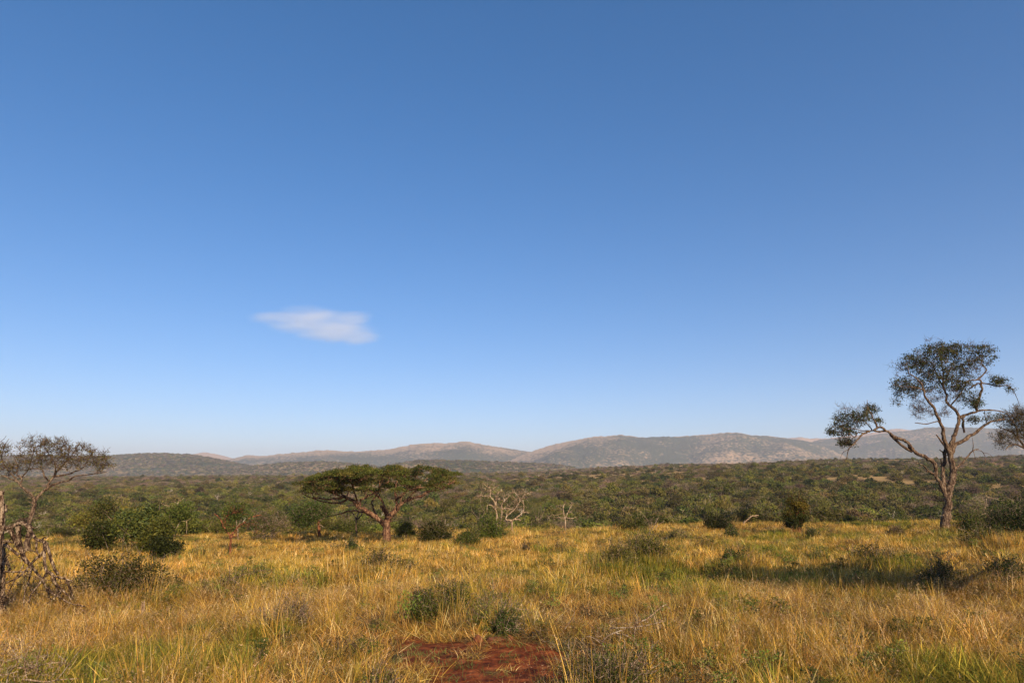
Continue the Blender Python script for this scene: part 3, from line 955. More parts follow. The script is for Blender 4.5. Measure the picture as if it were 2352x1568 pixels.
def tall_tree():
    A = ZC(3550, 1730, 3.919); Bz = ZC(3550, 1330, 3.919); Cz = ZC(3250, 1560, 5.2275)
    s = A.s * .9; s4 = Cz.s * .9
    b = place(*A.p(905, 1440), GRASS_LIFT)
    t = Tree(b[1]); y = b[1]; m = pxm(y)
    fu, fv = A.p(895, 1440)
    t.limb([(fu, fv + .5 / m)] + A((915, 1380), (930, 1250), (935, 1050), (955, 920), (990, 820)), 76 * s, 54 * s, 0)
    t.limb(A((985, 860), (1015, 740), (1025, 620), (1010, 480), (985, 370), (960, 280)), 54 * s, 42 * s, 0)
    t.limb(A((905, 990), (840, 840), (760, 700), (700, 640), (610, 600)), 42 * s, 14 * s, -.3)
    t.limb(A((745, 680), (742, 520), (705, 450), (600, 390), (480, 330), (390, 260), (330, 180), (260, 120), (160, 90), (60, 50)) + Cz((2091, 1290), (2000, 1110), (1850, 1020), (1700, 980), (1640, 920), (1540, 840), (1400, 775), (1290, 830)), 36 * s, 16 * s, -.12)
    t.limb(A((650, 620), (560, 510), (430, 465), (380, 400)), 14 * s, 4 * s)
    t.limb(A((890, 930), (880, 760), (860, 620), (870, 520), (900, 400), (905, 300), (940, 230)), 34 * s, 28 * s, .35)
    t.limb(A((860, 540), (835, 410)), 14 * s, 9 * s)
    t.limb(A((1060, 570), (1150, 490), (1250, 380), (1350, 280), (1430, 250)), 22 * s, 7 * s, .3)
    t.limb(A((1330, 290), (1345, 200), (1330, 80)), 9 * s, 3 * s)
    t.limb(A((1390, 275), (1490, 300), (1540, 440), (1480, 520), (1480, 590)), 7 * s, 3 * s)
    t.limb(A((1350, 290), (1370, 400), (1320, 530)), 6 * s, 2 * s)
    t.limb(A((1370, 410), (1530, 430)), 5 * s, 2 * s)
    t.limb(A((1490, 310), (1600, 340), (1660, 410)), 5 * s, 2 * s)
    t.limb(A((990, 340), (1030, 240), (1150, 140), (1280, 60), (1390, 0)) + Bz((1570, 1410), (1700, 1380), (1830, 1355)), 44 * s, 12 * s, .2)
    t.limb(A((905, 215), (840, 120), (760, 30)), 22 * s, 11 * s, -.5)
    t.limb(A((870, 300), (815, 262)), 12 * s, 8 * s)
    t.limb(A((955, 290), (930, 200), (880, 60)) + Bz((870, 1530), (810, 1370), (760, 1240), (680, 1110), (580, 1000), (570, 900), (520, 790), (430, 700), (330, 640)), 40 * s, 8 * s, -.25)
    t.limb(A((960, 290), (1000, 180), (1050, 60)) + Bz((1090, 1500), (1130, 1340), (1080, 1240), (980, 1150), (930, 1090), (930, 1000), (890, 900), (870, 780), (880, 640), (850, 520), (830, 380)), 40 * s, 8 * s, .2)
    t.limb(Bz((1130, 1340), (1230, 1290), (1380, 1240), (1590, 1210), (1830, 1240)), 30 * s, 9 * s, .1)
    t.limb(Bz((1400, 1225), (1390, 1140), (1450, 980), (1480, 850), (1440, 795), (1370, 820), (1290, 870)), 26 * s, 12 * s, -.2)
    t.limb(Bz((1475, 850), (1465, 750), (1400, 740), (1280, 750), (1200, 800), (1010, 840)), 18 * s, 8 * s, -.3)
    t.limb(Bz((1465, 790), (1600, 805), (1720, 840), (1880, 830), (1960, 900), (2030, 1030), (2070, 1140)), 14 * s, 3 * s, .1)
    t.limb(Bz((1400, 740), (1540, 590), (1480, 480), (1480, 300), (1500, 190)), 16 * s, 5 * s, .2)
    t.limb(Bz((1200, 1300), (1180, 1380), (1200, 1560)), 22 * s, 18 * s, .2)
    t.limb(Bz((820, 1400), (760, 1395), (600, 1430), (430, 1410)), 11 * s, 7 * s, -.3)
    t.limb(Bz((1560, 1420), (1530, 1300), (1520, 1220)), 8 * s, 6 * s)
    t.limb(Bz((890, 900), (760, 620), (700, 500), (600, 380)), 16 * s, 5 * s, .5)
    t.limb(Bz((880, 800), (980, 600), (1060, 400), (1120, 230)), 16 * s, 5 * s, .5)
    t.limb(Bz((570, 900), (400, 850), (250, 850), (100, 820)), 14 * s, 4 * s, -.5)
    t.limb(Bz((980, 1150), (1150, 950), (1230, 800)), 14 * s, 6 * s, .6)
    # left sprays of the long limb
    t.limb(Cz((1360, 790), (1290, 640), (1240, 520), (1160, 380), (1140, 200)), 26 * s4, 5 * s4, -.2)
    t.limb(Cz((1530, 850), (1400, 870), (1240, 840), (1060, 850), (900, 800), (700, 800), (560, 740)), 24 * s4, 6 * s4, .3)
    t.limb(Cz((1200, 860), (1050, 920), (940, 1040), (850, 1140), (760, 1220), (720, 1400), (650, 1530)), 26 * s4, 5 * s4, -.3)
    t.limb(Cz((1240, 840), (1170, 740), (1090, 660), (980, 560), (850, 420), (720, 370)), 14 * s4, 4 * s4, .3)
    t.limb(Cz((1060, 900), (940, 890), (880, 980), (760, 920), (560, 940), (440, 900)), 16 * s4, 4 * s4, .4)
    t.limb(Cz((740, 1240), (640, 1300), (580, 1420)), 8 * s4, 3 * s4)
    t.trunk = {0, 1}

    def bz(a, b_, ha, hb, n, Z=Bz, dep=None):
        u, v = Z.p(a, b_); return t.blob(u, v, ha * Z.s, hb * Z.s, int(n * 1.25), dep * Z.s if dep else None)
    leafy = np.concatenate([
        bz(900, 270, 340, 150, 135, dep=330), bz(620, 480, 380, 240, 150, dep=380), bz(300, 850, 270, 190, 110, dep=250), bz(380, 480, 210, 150, 40),
        bz(850, 700, 420, 260, 160, dep=380), bz(1500, 330, 190, 210, 60, dep=200), bz(1230, 480, 240, 240, 75, dep=250), bz(1180, 900, 260, 190, 60, dep=240),
        bz(1330, 1090, 150, 110, 38), bz(1760, 760, 140, 90, 36, dep=100), bz(1380, 1370, 130, 60, 16), bz(1930, 880, 60, 60, 8),
        bz(140, 1090, 80, 60, 8), bz(1590, 1330, 120, 70, 14),
        bz(850, 600, 430, 190, 110, Cz, 330), bz(620, 860, 280, 150, 60, Cz, 240), bz(720, 1090, 170, 110, 42, Cz, 150), bz(1230, 400, 150, 110, 32, Cz, 150), bz(1400, 660, 60, 70, 8, Cz), bz(400, 900, 80, 60, 10, Cz)])
    bare = np.concatenate([bz(520, 1200, 200, 160, 60), bz(760, 1000, 380, 160, 60, dep=250), bz(900, 1250, 200, 120, 30), bz(820, 380, 330, 80, 16, Cz), bz(1350, 600, 250, 300, 40), bz(700, 150, 250, 60, 6), bz(200, 560, 150, 150, 16), bz(1400, 200, 300, 80, 10)])
    tb = t.grow(bare, .020, minr=.006)
    tl = t.grow(leafy, .034, minr=.008)
    crown = Acc()
    for p in tl:
        n = int(rng.integers(2, 19))
        g = rng.normal(size=(n, 3)) * np.array([.15, .15, .09])
        base = pick(G_DARK + G_BLUE + G_MID + G_OLIVE + G_OLIVE, 1, .3)[0]
        leaves(crown, p + g, .12, 1.2 * np.array([.86, 1.1, 1]) * (base * .6 + pick(G_DARK + G_OLIVE + G_BLUE, n) * .4), asp=.5)

    def ex(a2):
        t.twigs(a2, tl, 4, .34, .008); t.twigs(a2, tb, 5, .40, .008)
    finish_tree(t, 'tall_tree', 'tall crooked tree with orange forked trunk and long limb reaching left', 'tree', 'bark', b, crown, extra_branch=ex)
    return b


tallb = tall_tree()


def left_tree():
    Z = ZC(0, 1700, 3.137); s = Z.s
    b = place(*Z.p(345, 1530), GRASS_LIFT)
    t = Tree(b[1]); m = pxm(b[1])
    fu, fv = Z.p(340, 1530)
    t.limb([(fu, fv + .5 / m)] + Z((350, 1470), (362, 1380), (378, 1240), (402, 1120), (432, 1010), (440, 930)), 36 * s, 22 * s, 0)
    t.limb(Z((438, 960), (520, 860), (590, 790), (620, 720), (680, 640), (720, 570), (800, 480), (850, 410), (860, 300)), 22 * s, 5 * s, .3)
    t.limb(Z((590, 800), (700, 730), (850, 690), (950, 640), (1080, 620), (1230, 600), (1340, 590)), 15 * s, 4 * s, -.2)
    t.limb(Z((690, 640), (850, 620), (930, 580), (1020, 550), (1100, 440), (1160, 330)), 13 * s, 4 * s, .5)
    t.limb(Z((620, 710), (560, 630), (520, 550), (440, 545), (300, 560)), 12 * s, 4 * s, -.5)
    t.limb(Z((434, 950), (400, 870), (320, 810), (260, 760), (230, 710), (150, 680), (30, 630)), 17 * s, 6 * s, -.2)
    t.limb(Z((255, 755), (270, 660), (210, 620), (225, 520), (180, 400)), 12 * s, 4 * s, .4)
    t.limb(Z((680, 650), (700, 520), (640, 400), (560, 260), (540, 160)), 11 * s, 3 * s, -.6)
    t.limb(Z((270, 660), (360, 540), (400, 420), (420, 280)), 9 * s, 3 * s, -.6)
    t.limb(Z((240, 720), (100, 560), (20, 420), (60, 260), (110, 170)), 9 * s, 3 * s, .3)
    t.limb(Z((720, 580), (860, 430), (950, 300), (1000, 220)), 9 * s, 3 * s, -.5)
    for q in ([(400, 975), (350, 957)], [(412, 1012), (300, 1022)], [(392, 1110), (310, 1080), (245, 1065)], [(425, 1165), (500, 1155), (570, 1160)], [(600, 805), (700, 800), (750, 795)], [(650, 745), (740, 775), (815, 775)],
              [(385, 1200), (300, 1170), (215, 1200), (150, 1180)], [(370, 1260), (440, 1290), (480, 1300)]):
        t.limb(Z(*q), 8 * s, 3 * s, None, 3)
    t.trunk = {0}

    def bz(a, b_, ha, hb, n, dep=None):
        u, v = Z.p(a, b_); return t.blob(u, v, ha * s, hb * s, n, dep * s if dep else None)
    T = np.concatenate([bz(780, 310, 340, 160, 105, 300), bz(1120, 420, 260, 130, 70, 250), bz(480, 380, 280, 190, 90, 280), bz(150, 520, 230, 150, 64, 250), bz(40, 290, 90, 120, 26), bz(760, 470, 330, 130, 60, 300), bz(1270, 500, 120, 90, 26), bz(560, 220, 300, 90, 40), bz(-120, 480, 160, 160, 50)])
    tl = t.grow(T, .030, minr=.008)
    crown = Acc()
    for p in tl:
        n = int(rng.integers(0, 13))
        g = rng.normal(size=(n, 3)) * np.array([.12, .12, .08])
        leaves(crown, p + g, .10, pick(G_OLIVE + [(.16, .11, .045), (.20, .12, .05)], n), asp=.45)

    def ex(a2):
        t.twigs(a2, tl, 5, .36, .0085)
    finish_tree(t, 'thinly_leaved_tree', 'nearly leafless tree with spreading twiggy brown crown, trunk behind the dead branches', 'tree', 'bark', b, crown, extra_branch=ex)


left_tree()


def right_edge_tree():
    Z = ZC(3200, 1300, 1.742); s = Z.s
    b = place(*Z.p(1690, 1380), GRASS_LIFT)
    t = Tree(b[1] + 2); b = np.array([0, 0, 0.]) + b
    p0 = at(*Z.p(1680, 1380), t.y0); b = np.array([p0[0], t.y0, float(H(p0[0], t.y0))])
    m = pxm(t.y0)
    fu = Z.p(1680, 0)[0]; fv = Z.p(0, 1385)[1]
    t.limb([(fu, fv + .5 / m)] + Z((1678, 1250), (1672, 1100), (1650, 980)), 17 * s, 12 * s, 0)
    t.limb(Z((1652, 990), (1600, 900), (1550, 850), (1490, 830), (1430, 862)), 11 * s, 3 * s, -.3)
    t.limb(Z((1600, 900), (1510, 780), (1450, 730), (1370, 700)), 9 * s, 2.5 * s, .3)
    t.limb(Z((1520, 790), (1500, 700), (1440, 610)), 6 * s, 2 * s)
    t.limb(Z((1650, 980), (1620, 820), (1590, 700), (1570, 600)), 10 * s, 3 * s, .4)
    t.limb(Z((1650, 980), (1720, 860), (1780, 740)), 10 * s, 3 * s, -.4)
    t.trunk = {0}

    def bz(a, b_, ha, hb, n, dep=None):
        u, v = Z.p(a, b_); return t.blob(u, v, ha * s, hb * s, n, dep * s if dep else None)
    T = np.concatenate([bz(1480, 640, 120, 70, 110, 130), bz(1580, 640, 120, 90, 110, 130), bz(1440, 780, 100, 80, 70, 100), bz(1550, 740, 100, 80, 80, 130), bz(1720, 700, 140, 140, 110, 140), bz(1420, 1150, 10, 10, 1)][:5])
    tl = t.grow(T, .022, minr=.006)
    crown = Acc()
    for p in tl:
        n = int(rng.integers(10, 28)); g = rng.normal(size=(n, 3)) * .15
        leaves(crown, p + g, .09, pick(G_OLIVE + B_BROWN, n), asp=.4)

    def ex(a2): t.twigs(a2, tl, 6, .34, .0075)
    finish_tree(t, 'twiggy_tree', 'brown twiggy tree cut by the right edge beside the tall tree', 'tree', 'bark', b, crown, extra_branch=ex)


right_edge_tree()


def dead_wood(name, label, Z, chains, y=None, foot=None, bark='barkdead', cat='dead tree', trunkn=1, targets=None, tw=(3, .3, .008), leafp=None, group=None, jit=.035, gr=.02, sizes=None, grow_r=.006, bark2=None, fat=1.0, wobble=.45):
    """chains: (list of zoom points, r0, r1[, slope]); foot: zoom px of the visible foot"""
    s = Z.s
    b = place(*Z.p(*foot), GRASS_LIFT if y is None else 0)
    if y is not None:
        q = at(*Z.p(*foot), y); b = np.array([q[0], y, float(H(q[0], y))])
    t = Tree(b[1]); m = pxm(b[1])
    for i, c in enumerate(chains):
        pts = Z(*c[0])
        if i == 0:
            # carry the trunk down to the soil
            u0, v0 = pts[0]
            pz = at(u0, v0, t.y0)[2]
            dv = max(0, (pz - b[2] + .1)) / m
            pts = [(u0, v0 + dv)] + pts if dv * m > .05 else pts
        t.limb(pts, c[1] * s * fat, c[2] * s * fat, c[3] if len(c) > 3 else (0 if i == 0 else None), jit=jit, wobble=wobble)
    t.trunk = set(range(trunkn))
    crown = None; tl = None
    if targets is not None:
        T = np.concatenate([t.blob(*Z.p(a, b_), ha * s, hb * s, n, (dp or min(ha, hb * 1.5)) * s) for (a, b_, ha, hb, n, dp) in targets])
        T = bend_down(T, b)
        tl = t.grow(T, gr, minr=grow_r)
        if leafp is not None:
            crown = Acc(); pal, nl, ls, sp = leafp
            for p in tl:
                n = int(rng.integers(max(1, nl // 2), nl + 1)); g = rng.normal(size=(n, 3)) * sp
                cb = pick(pal, 1, .25)[0]
                P = p + g; P[:, 2] = np.maximum(P[:, 2], b[2] + .05)
                leaves(crown, P, ls, cb * .5 + pick(pal, n) * .5, asp=.42)

    def ex(a2):
        if tl is not None: t.twigs(a2, tl, tw[0], tw[1], tw[2])
    return finish_tree(t, name, label, cat, bark, b, crown, group, extra_branch=ex, bark2=bark2), b


Z7 = ZC(1850, 1900, 4.704)
dead_wood('dead_tree', 'tangled leafless dead tree with pale forked boughs right of the umbrella tree', Z7,
          [([(925, 1010), (935, 900), (880, 845), (812, 830), (830, 770), (900, 715), (980, 640), (1040, 560), (1110, 450), (1180, 360), (1310, 310)], 15, 4),
           ([(1010, 600), (1030, 480), (960, 410), (910, 300)], 9, 3), ([(1085, 480), (1040, 380), (950, 300), (920, 250)], 8, 3),
           ([(880, 840), (960, 830), (1050, 770), (1130, 690), (1155, 600), (1135, 465)], 11, 4), ([(1130, 695), (1200, 700), (1270, 706)], 8, 4),
           ([(960, 830), (1040, 830), (1100, 855)], 11, 7), ([(830, 780), (835, 700), (850, 640)], 7, 3)],
          foot=(925, 1010), bark='barkpale', fat=1.25, targets=[(1150, 380, 190, 110, 30, 150), (950, 400, 120, 120, 18, None), (880, 600, 110, 120, 14, None), (1060, 560, 100, 120, 12, None)], tw=(2, .35, .012), grow_r=.014, gr=.03)
dead_wood('dead_tree', 'tall two-stemmed dead tree rising behind the dark round bush', Z7,
          [([(655, 1000), (650, 780), (620, 620), (600, 500), (540, 420), (520, 380), (520, 260), (440, 200), (380, 140)], 15, 3),
           ([(690, 1000), (735, 760), (745, 540), (800, 470), (890, 380)], 13, 4), ([(520, 290), (640, 210), (700, 170)], 7, 3), ([(500, 230), (590, 100)], 6, 2),
           ([(630, 560), (640, 400), (740, 250)], 9, 3), ([(600, 640), (550, 570), (470, 570), (460, 690)], 9, 4), ([(790, 475), (760, 380)], 7, 3), ([(640, 440), (780, 480), (740, 460)], 5, 3),
           ([(525, 400), (420, 395), (330, 380), (290, 430)], 7, 3), ([(745, 640), (850, 620), (930, 640)], 8, 4)],
          foot=(655, 985), trunkn=2, bark='barkpale', fat=1.25, targets=[(520, 300, 200, 150, 40, 160), (330, 390, 100, 60, 14, None), (760, 380, 130, 120, 26, None), (680, 620, 120, 120, 24, None)], tw=(2, .35, .012), grow_r=.013, gr=.03)
dead_wood('dead_shrub', 'low pale dead shrub with upright branches left of the dark round bush', Z7,
          [([(300, 960), (310, 880), (290, 800), (200, 700), (160, 600)], 10, 3), ([(300, 810), (370, 780), (410, 690), (370, 630), (350, 560)], 8, 3), ([(300, 800), (330, 700), (300, 640)], 6, 2),
           ([(310, 850), (220, 860), (160, 800)], 6, 2)],
          foot=(300, 950), cat='dead shrub', targets=[(300, 690, 130, 90, 40, None)], tw=(2, .2, .009), grow_r=.008)
dead_wood('dead_tree', 'small white leafless tree alone at the field edge', Z7,
          [([(1930, 1000), (1935, 860), (1925, 810), (1900, 700), (1895, 600), (1930, 520), (1900, 515)], 16, 4), ([(1930, 815), (1970, 740), (2010, 640), (2060, 540), (2030, 500)], 11, 4),
           ([(1920, 820), (1820, 790), (1760, 800)], 7, 4), ([(1885, 715), (1800, 740), (1730, 750), (1680, 740), (1620, 790)], 6, 3), ([(1730, 755), (1740, 825), (1710, 828)], 4, 3),
           ([(1955, 795), (2080, 810), (2120, 780), (2170, 840)], 7, 3), ([(1895, 610), (1830, 560), (1760, 580)], 5, 3), ([(1895, 610), (1860, 570), (1840, 530)], 4, 3), ([(1990, 700), (2080, 680)], 6, 3), ([(1930, 850), (1980, 840)], 5, 3), ([(2030, 600), (2080, 640)], 4, 2)],
          foot=(1930, 1000), bark='barkpale', targets=[(1850, 610, 90, 60, 12, None), (2030, 660, 70, 60, 16, None), (2050, 530, 50, 40, 6, None)], tw=(1, .25, .010), grow_r=.010)

Z4 = ZC(300, 1900, 2.352)
dead_wood('forked_tree', 'small red-barked tree with forked bare trunk in the grass', Z4,
          [([(1460, 700), (1463, 590), (1440, 540), (1400, 470), (1360, 400), (1310, 360)], 14, 4), ([(1466, 590), (1520, 500), (1600, 440), (1660, 390), (1760, 370)], 12, 4), ([(1480, 580), (1515, 570), (1510, 530)], 8, 5),
           ([(1400, 470), (1440, 380), (1530, 340)], 5, 2), ([(1385, 440), (1420, 400), (1450, 330)], 5, 2)],
          foot=(1460, 697), bark='barkred', cat='tree', targets=[(1510, 340, 110, 50, 30, None), (1480, 480, 100, 30, 12, None), (1650, 470, 100, 60, 16, None)], tw=(3, .3, .008), leafp=(G_DARK, 14, .13, .22), grow_r=.007)
dead_wood('thorn_shrub', 'grey-leaved scrub with bare twigs right of the forked tree', Z4,
          [([(1850, 600), (1840, 500), (1800, 420), (1750, 380)], 7, 3), ([(1850, 560), (1920, 450), (1990, 380)], 6, 3), ([(1850, 580), (1760, 560), (1680, 590)], 5, 2), ([(1850, 560), (1950, 520), (2050, 500)], 5, 2)],
          foot=(1850, 600), bark='barkgrey', cat='shrub', targets=[(1830, 440, 220, 100, 140, 160), (1780, 560, 120, 60, 60, 80)], tw=(5, .28, .009), leafp=(G_DARK + G_OLIVE, 14, .11, .18), grow_r=.007)
Z1 = ZC(1180, 1830, 3.36)
dead_wood('stout_tree', 'dark twiggy tree with stout red trunk just left of the umbrella tree', Z1,
          [([(325, 1030), (322, 900), (318, 830), (300, 745), (290, 700)], 25, 12), ([(320, 850), (370, 820), (400, 800), (420, 740)], 12, 5), ([(318, 830), (270, 760), (180, 720)], 9, 3), ([(320, 890), (380, 930), (420, 950)], 7, 3),
           ([(300, 800), (180, 800), (110, 880)], 6, 3)],
          foot=(325, 1025), bark='barkred', bark2='barkgrey', cat='tree', targets=[(210, 720, 240, 110, 190, 200), (90, 830, 150, 80, 90, 120), (400, 700, 120, 90, 60, None)], tw=(5, .34, .009), leafp=(G_DARK, 60, .11, .2), grow_r=.008)
dead_wood('pale_tree', 'pale-stemmed bare tree showing under the umbrella canopy', Z1,
          [([(825, 960), (820, 810), (770, 740), (740, 700)], 14, 5), ([(822, 830), (860, 700), (850, 620), (800, 560)], 10, 4), ([(830, 830), (900, 740), (930, 620), (970, 580)], 12, 5)],
          y=umb[1] + 7, foot=(825, 1000), bark='bark', targets=[(850, 600, 120, 60, 20, None)], tw=(2, .3, .009))

# leafy trees on the left
Z9 = ZC(300, 1950, 5.227)
dead_wood('leafy_tree', 'round leafy tree with thin dark stems standing in the grass at the left', Z9,
          [([(1190, 1230), (1190, 1100), (1170, 950), (1200, 800), (1280, 650)], 14, 6), ([(1190, 1120), (1100, 1010), (1050, 900)], 9, 4), ([(1185, 1130), (1270, 1010), (1400, 850), (1560, 700)], 9, 4), ([(1180, 950), (1050, 800), (950, 720)], 8, 4)],
          foot=(1190, 1240), bark='barkgrey', cat='tree', targets=[(1200, 790, 340, 200, 190, 300), (1520, 700, 190, 200, 90, 200), (1120, 620, 220, 80, 40, 150), (1600, 540, 90, 80, 22, None)], tw=(2, .2, .007), leafp=(G_MID + G_DARK + G_BLUE + [(.16, .15, .035)], 46, .17, .20))
dead_wood('leafy_tree', 'narrow leafy tree hung with creepers right of the round leafy tree', Z9,
          [([(1480, 1260), (1475, 1100), (1490, 1000), (1600, 900), (1750, 850)], 22, 6), ([(1490, 1100), (1650, 1000), (1850, 950)], 9, 4), ([(1480, 1000), (1560, 860), (1700, 780)], 8, 4)],
          foot=(1480, 1270), bark='barkgrey', cat='tree', targets=[(1800, 870, 190, 130, 90, 150), (1500, 1100, 90, 150, 50, 80), (1640, 1060, 130, 110, 40, None), (1900, 980, 100, 80, 24, None)], tw=(2, .2, .007), leafp=(G_DARK + G_MID, 44, .15, .18))
dead_wood('leafy_shrub', 'dark leafy shrub left of the round leafy tree', Z9,
          [([(560, 1200), (560, 1050), (540, 900), (500, 800)], 12, 5), ([(560, 1120), (400, 1000), (330, 950)], 8, 4), ([(560, 1100), (680, 950), (720, 850)], 8, 4)],
          foot=(560, 1225), bark='barkgrey', cat='shrub', targets=[(560, 950, 270, 190, 150, 230), (380, 1120, 120, 80, 30, None), (620, 1100, 180, 70, 30, None)], tw=(2, .2, .007), leafp=(G_DARK + G_MID, 30, .15, .2))
dead_wood('leafy_shrub', 'small dark shrub in the grass below the creeper-hung tree', Z9,
          [([(1930, 1400), (1930, 1330), (1900, 1250)], 8, 4), ([(1930, 1380), (2020, 1300)], 6, 3)],
          foot=(1930, 1420), bark='barkgrey', cat='shrub', targets=[(1930, 1300, 180, 90, 70, 130), (1750, 1200, 120, 70, 30, None), (2120, 1230, 60, 40, 10, None)], tw=(2, .15, .006), leafp=(G_DARK, 44, .14, .15))
dead_wood('half_dead_tree', 'half-dead tree with green cap, bare antler branches and pale trunk foot', Z9,
          [([(2070, 1040), (2080, 900), (2060, 780), (1990, 700)], 22, 10), ([(2080, 900), (2200, 700), (2240, 560)], 14, 8), ([(1985, 700), (1970, 560), (1980, 400), (1890, 370), (1800, 315)], 11, 4), ([(1975, 410), (2080, 340)], 7, 3), ([(1900, 375), (1900, 300)], 5, 3),
           ([(2240, 560), (2160, 430), (2150, 340), (2050, 275)], 10, 4), ([(2150, 320), (2290, 200)], 7, 3), ([(2160, 330), (2165, 240)], 5, 3), ([(1900, 830), (1960, 760), (2080, 640), (2120, 555)], 10, 4),
           ([(2230, 700), (2330, 690), (2420, 640)], 10, 5), ([(2330, 700), (2340, 840), (2330, 960)], 8, 3)],
          foot=(2070, 1045), bark='barkpale', cat='tree', trunkn=2, targets=[(2260, 480, 230, 120, 130, 200), (2080, 620, 200, 110, 60, 160), (1930, 480, 60, 90, 16, None)], tw=(2, .25, .008), leafp=(G_DARK + G_MID, 40, .13, .2))
dead_wood('gnarled_tree', 'twisted red-brown bare trunk at the thicket edge left of the leafy shrub', Z9,
          [([(360, 1000), (330, 940), (230, 850), (210, 780)], 14, 5), ([(340, 950), (380, 880)], 9, 4), ([(220, 820), (130, 790)], 7, 3), ([(240, 850), (330, 850)], 6, 4), ([(230, 800), (235, 740)], 5, 3)],
          foot=(360, 1010), bark='barkacacia', cat='tree', targets=[(300, 650, 220, 130, 70, None), (50, 700, 160, 100, 40, None)], tw=(3, .3, .008), leafp=(G_MID + G_OLIVE, 30, .14, .25))

dead_wood('small_tree', 'small dark-crowned tree rising behind the red forked tree', Z4,
          [([(1530, 590), (1528, 480), (1500, 380)], 8, 4), ([(1528, 500), (1570, 400)], 5, 3)],
          foot=(1530, 600), bark='barkgrey', cat='tree', targets=[(1510, 350, 130, 62, 80, 100)], tw=(2, .25, .008), leafp=(G_DARK, 50, .13, .2))
dead_wood('small_tree', 'dull bushy tree at the thicket edge behind the leafy shrub', Z9,
          [([(900, 960), (860, 800), (800, 620)], 10, 4), ([(870, 820), (700, 600), (560, 500)], 8, 3)],
          foot=(900, 1010), bark='barkgrey', cat='tree', targets=[(640, 450, 240, 130, 110, 200)], tw=(3, .3, .009), leafp=(G_DARK + G_OLIVE, 34, .15, .25))

# foreground fallen tree, left
Z6 = ZC(0, 1900, 2.614)
fallen, fb = dead_wood('fallen_tree', 'broken dead tree with lichen-pale tangled branches at the left edge', Z6,
          [([(5, 1330), (10, 1150), (12, 900), (14, 600), (20, 350), (18, 200), (12, 165)], 42, 14, 0), ([(20, 420), (60, 350), (50, 300)], 18, 10), ([(12, 300), (-30, 250), (-60, 160)], 16, 10), ([(20, 200), (48, 172)], 8, 5), ([(-30, 1300), (-20, 900), (0, 600)], 30, 22),
           ([(40, 560), (130, 540), (200, 500), (275, 520), (340, 620), (400, 680), (475, 695)], 22, 13, -.2), ([(190, 525), (198, 650), (215, 760), (260, 880), (330, 960)], 24, 17, .3), ([(115, 560), (150, 680), (205, 780)], 20, 16, .2),
           ([(470, 690), (460, 800), (470, 950), (495, 1010)], 15, 12, -.3), ([(485, 700), (520, 840), (560, 950), (605, 1035)], 14, 12, .2), ([(470, 790), (380, 870), (300, 960), (200, 1060), (50, 1130)], 14, 7, -.2), ([(20, 740), (60, 880), (100, 990)], 18, 12, .4),
           ([(40, 720), (100, 760), (190, 830)], 15, 12, -.3), ([(20, 690), (80, 690), (135, 705)], 12, 8, -.3), ([(20, 760), (80, 690), (125, 660)], 9, 6), ([(330, 960), (300, 1100), (262, 1200), (250, 1360)], 10, 6, -.4), ([(495, 1005), (440, 1100), (340, 1220), (300, 1330)], 12, 6), ([(500, 1005), (570, 1050), (680, 1080), (745, 1100)], 14, 7),
           ([(700, 1100), (745, 1230), (775, 1295)], 11, 6), ([(540, 1060), (600, 1150), (700, 1240), (740, 1300)], 12, 6, .2), ([(500, 1180), (560, 1240), (620, 1270), (720, 1330), (890, 1372)], 11, 5, -.2), ([(570, 1050), (590, 1180), (620, 1280)], 11, 5), ([(380, 690), (385, 790), (410, 830)], 10, 6), ([(420, 680), (470, 650), (485, 660)], 9, 6),
           ([(225, 900), (240, 820), (290, 770)], 7, 5, -.3), ([(250, 770), (300, 780), (380, 800)], 8, 5), ([(250, 930), (180, 1050), (100, 1200), (60, 1350)], 7, 4, -.5), ([(640, 1200), (560, 1290), (480, 1340)], 7, 4, -.5), ([(0, 1000), (150, 1010), (330, 1000)], 9, 6), ([(320, 950), (430, 1070), (500, 1200), (520, 1300)], 12, 7)],
          foot=(5, 1330), cat='dead tree', trunkn=1, targets=[(380, 1090, 300, 170, 50, 200), (620, 1190, 170, 120, 36, 140), (200, 1150, 200, 150, 20, 150), (60, 850, 120, 200, 30, None), (230, 480, 120, 60, 16, None), (100, 1300, 250, 60, 30, None)],
          tw=(2, .14, .006), fat=1.12, jit=.008, wobble=.16, gr=.022, grow_r=.008)

# ================================================================== shrubs of the field (foliage + stems)
def y_is_field(b): return b[1] < 36


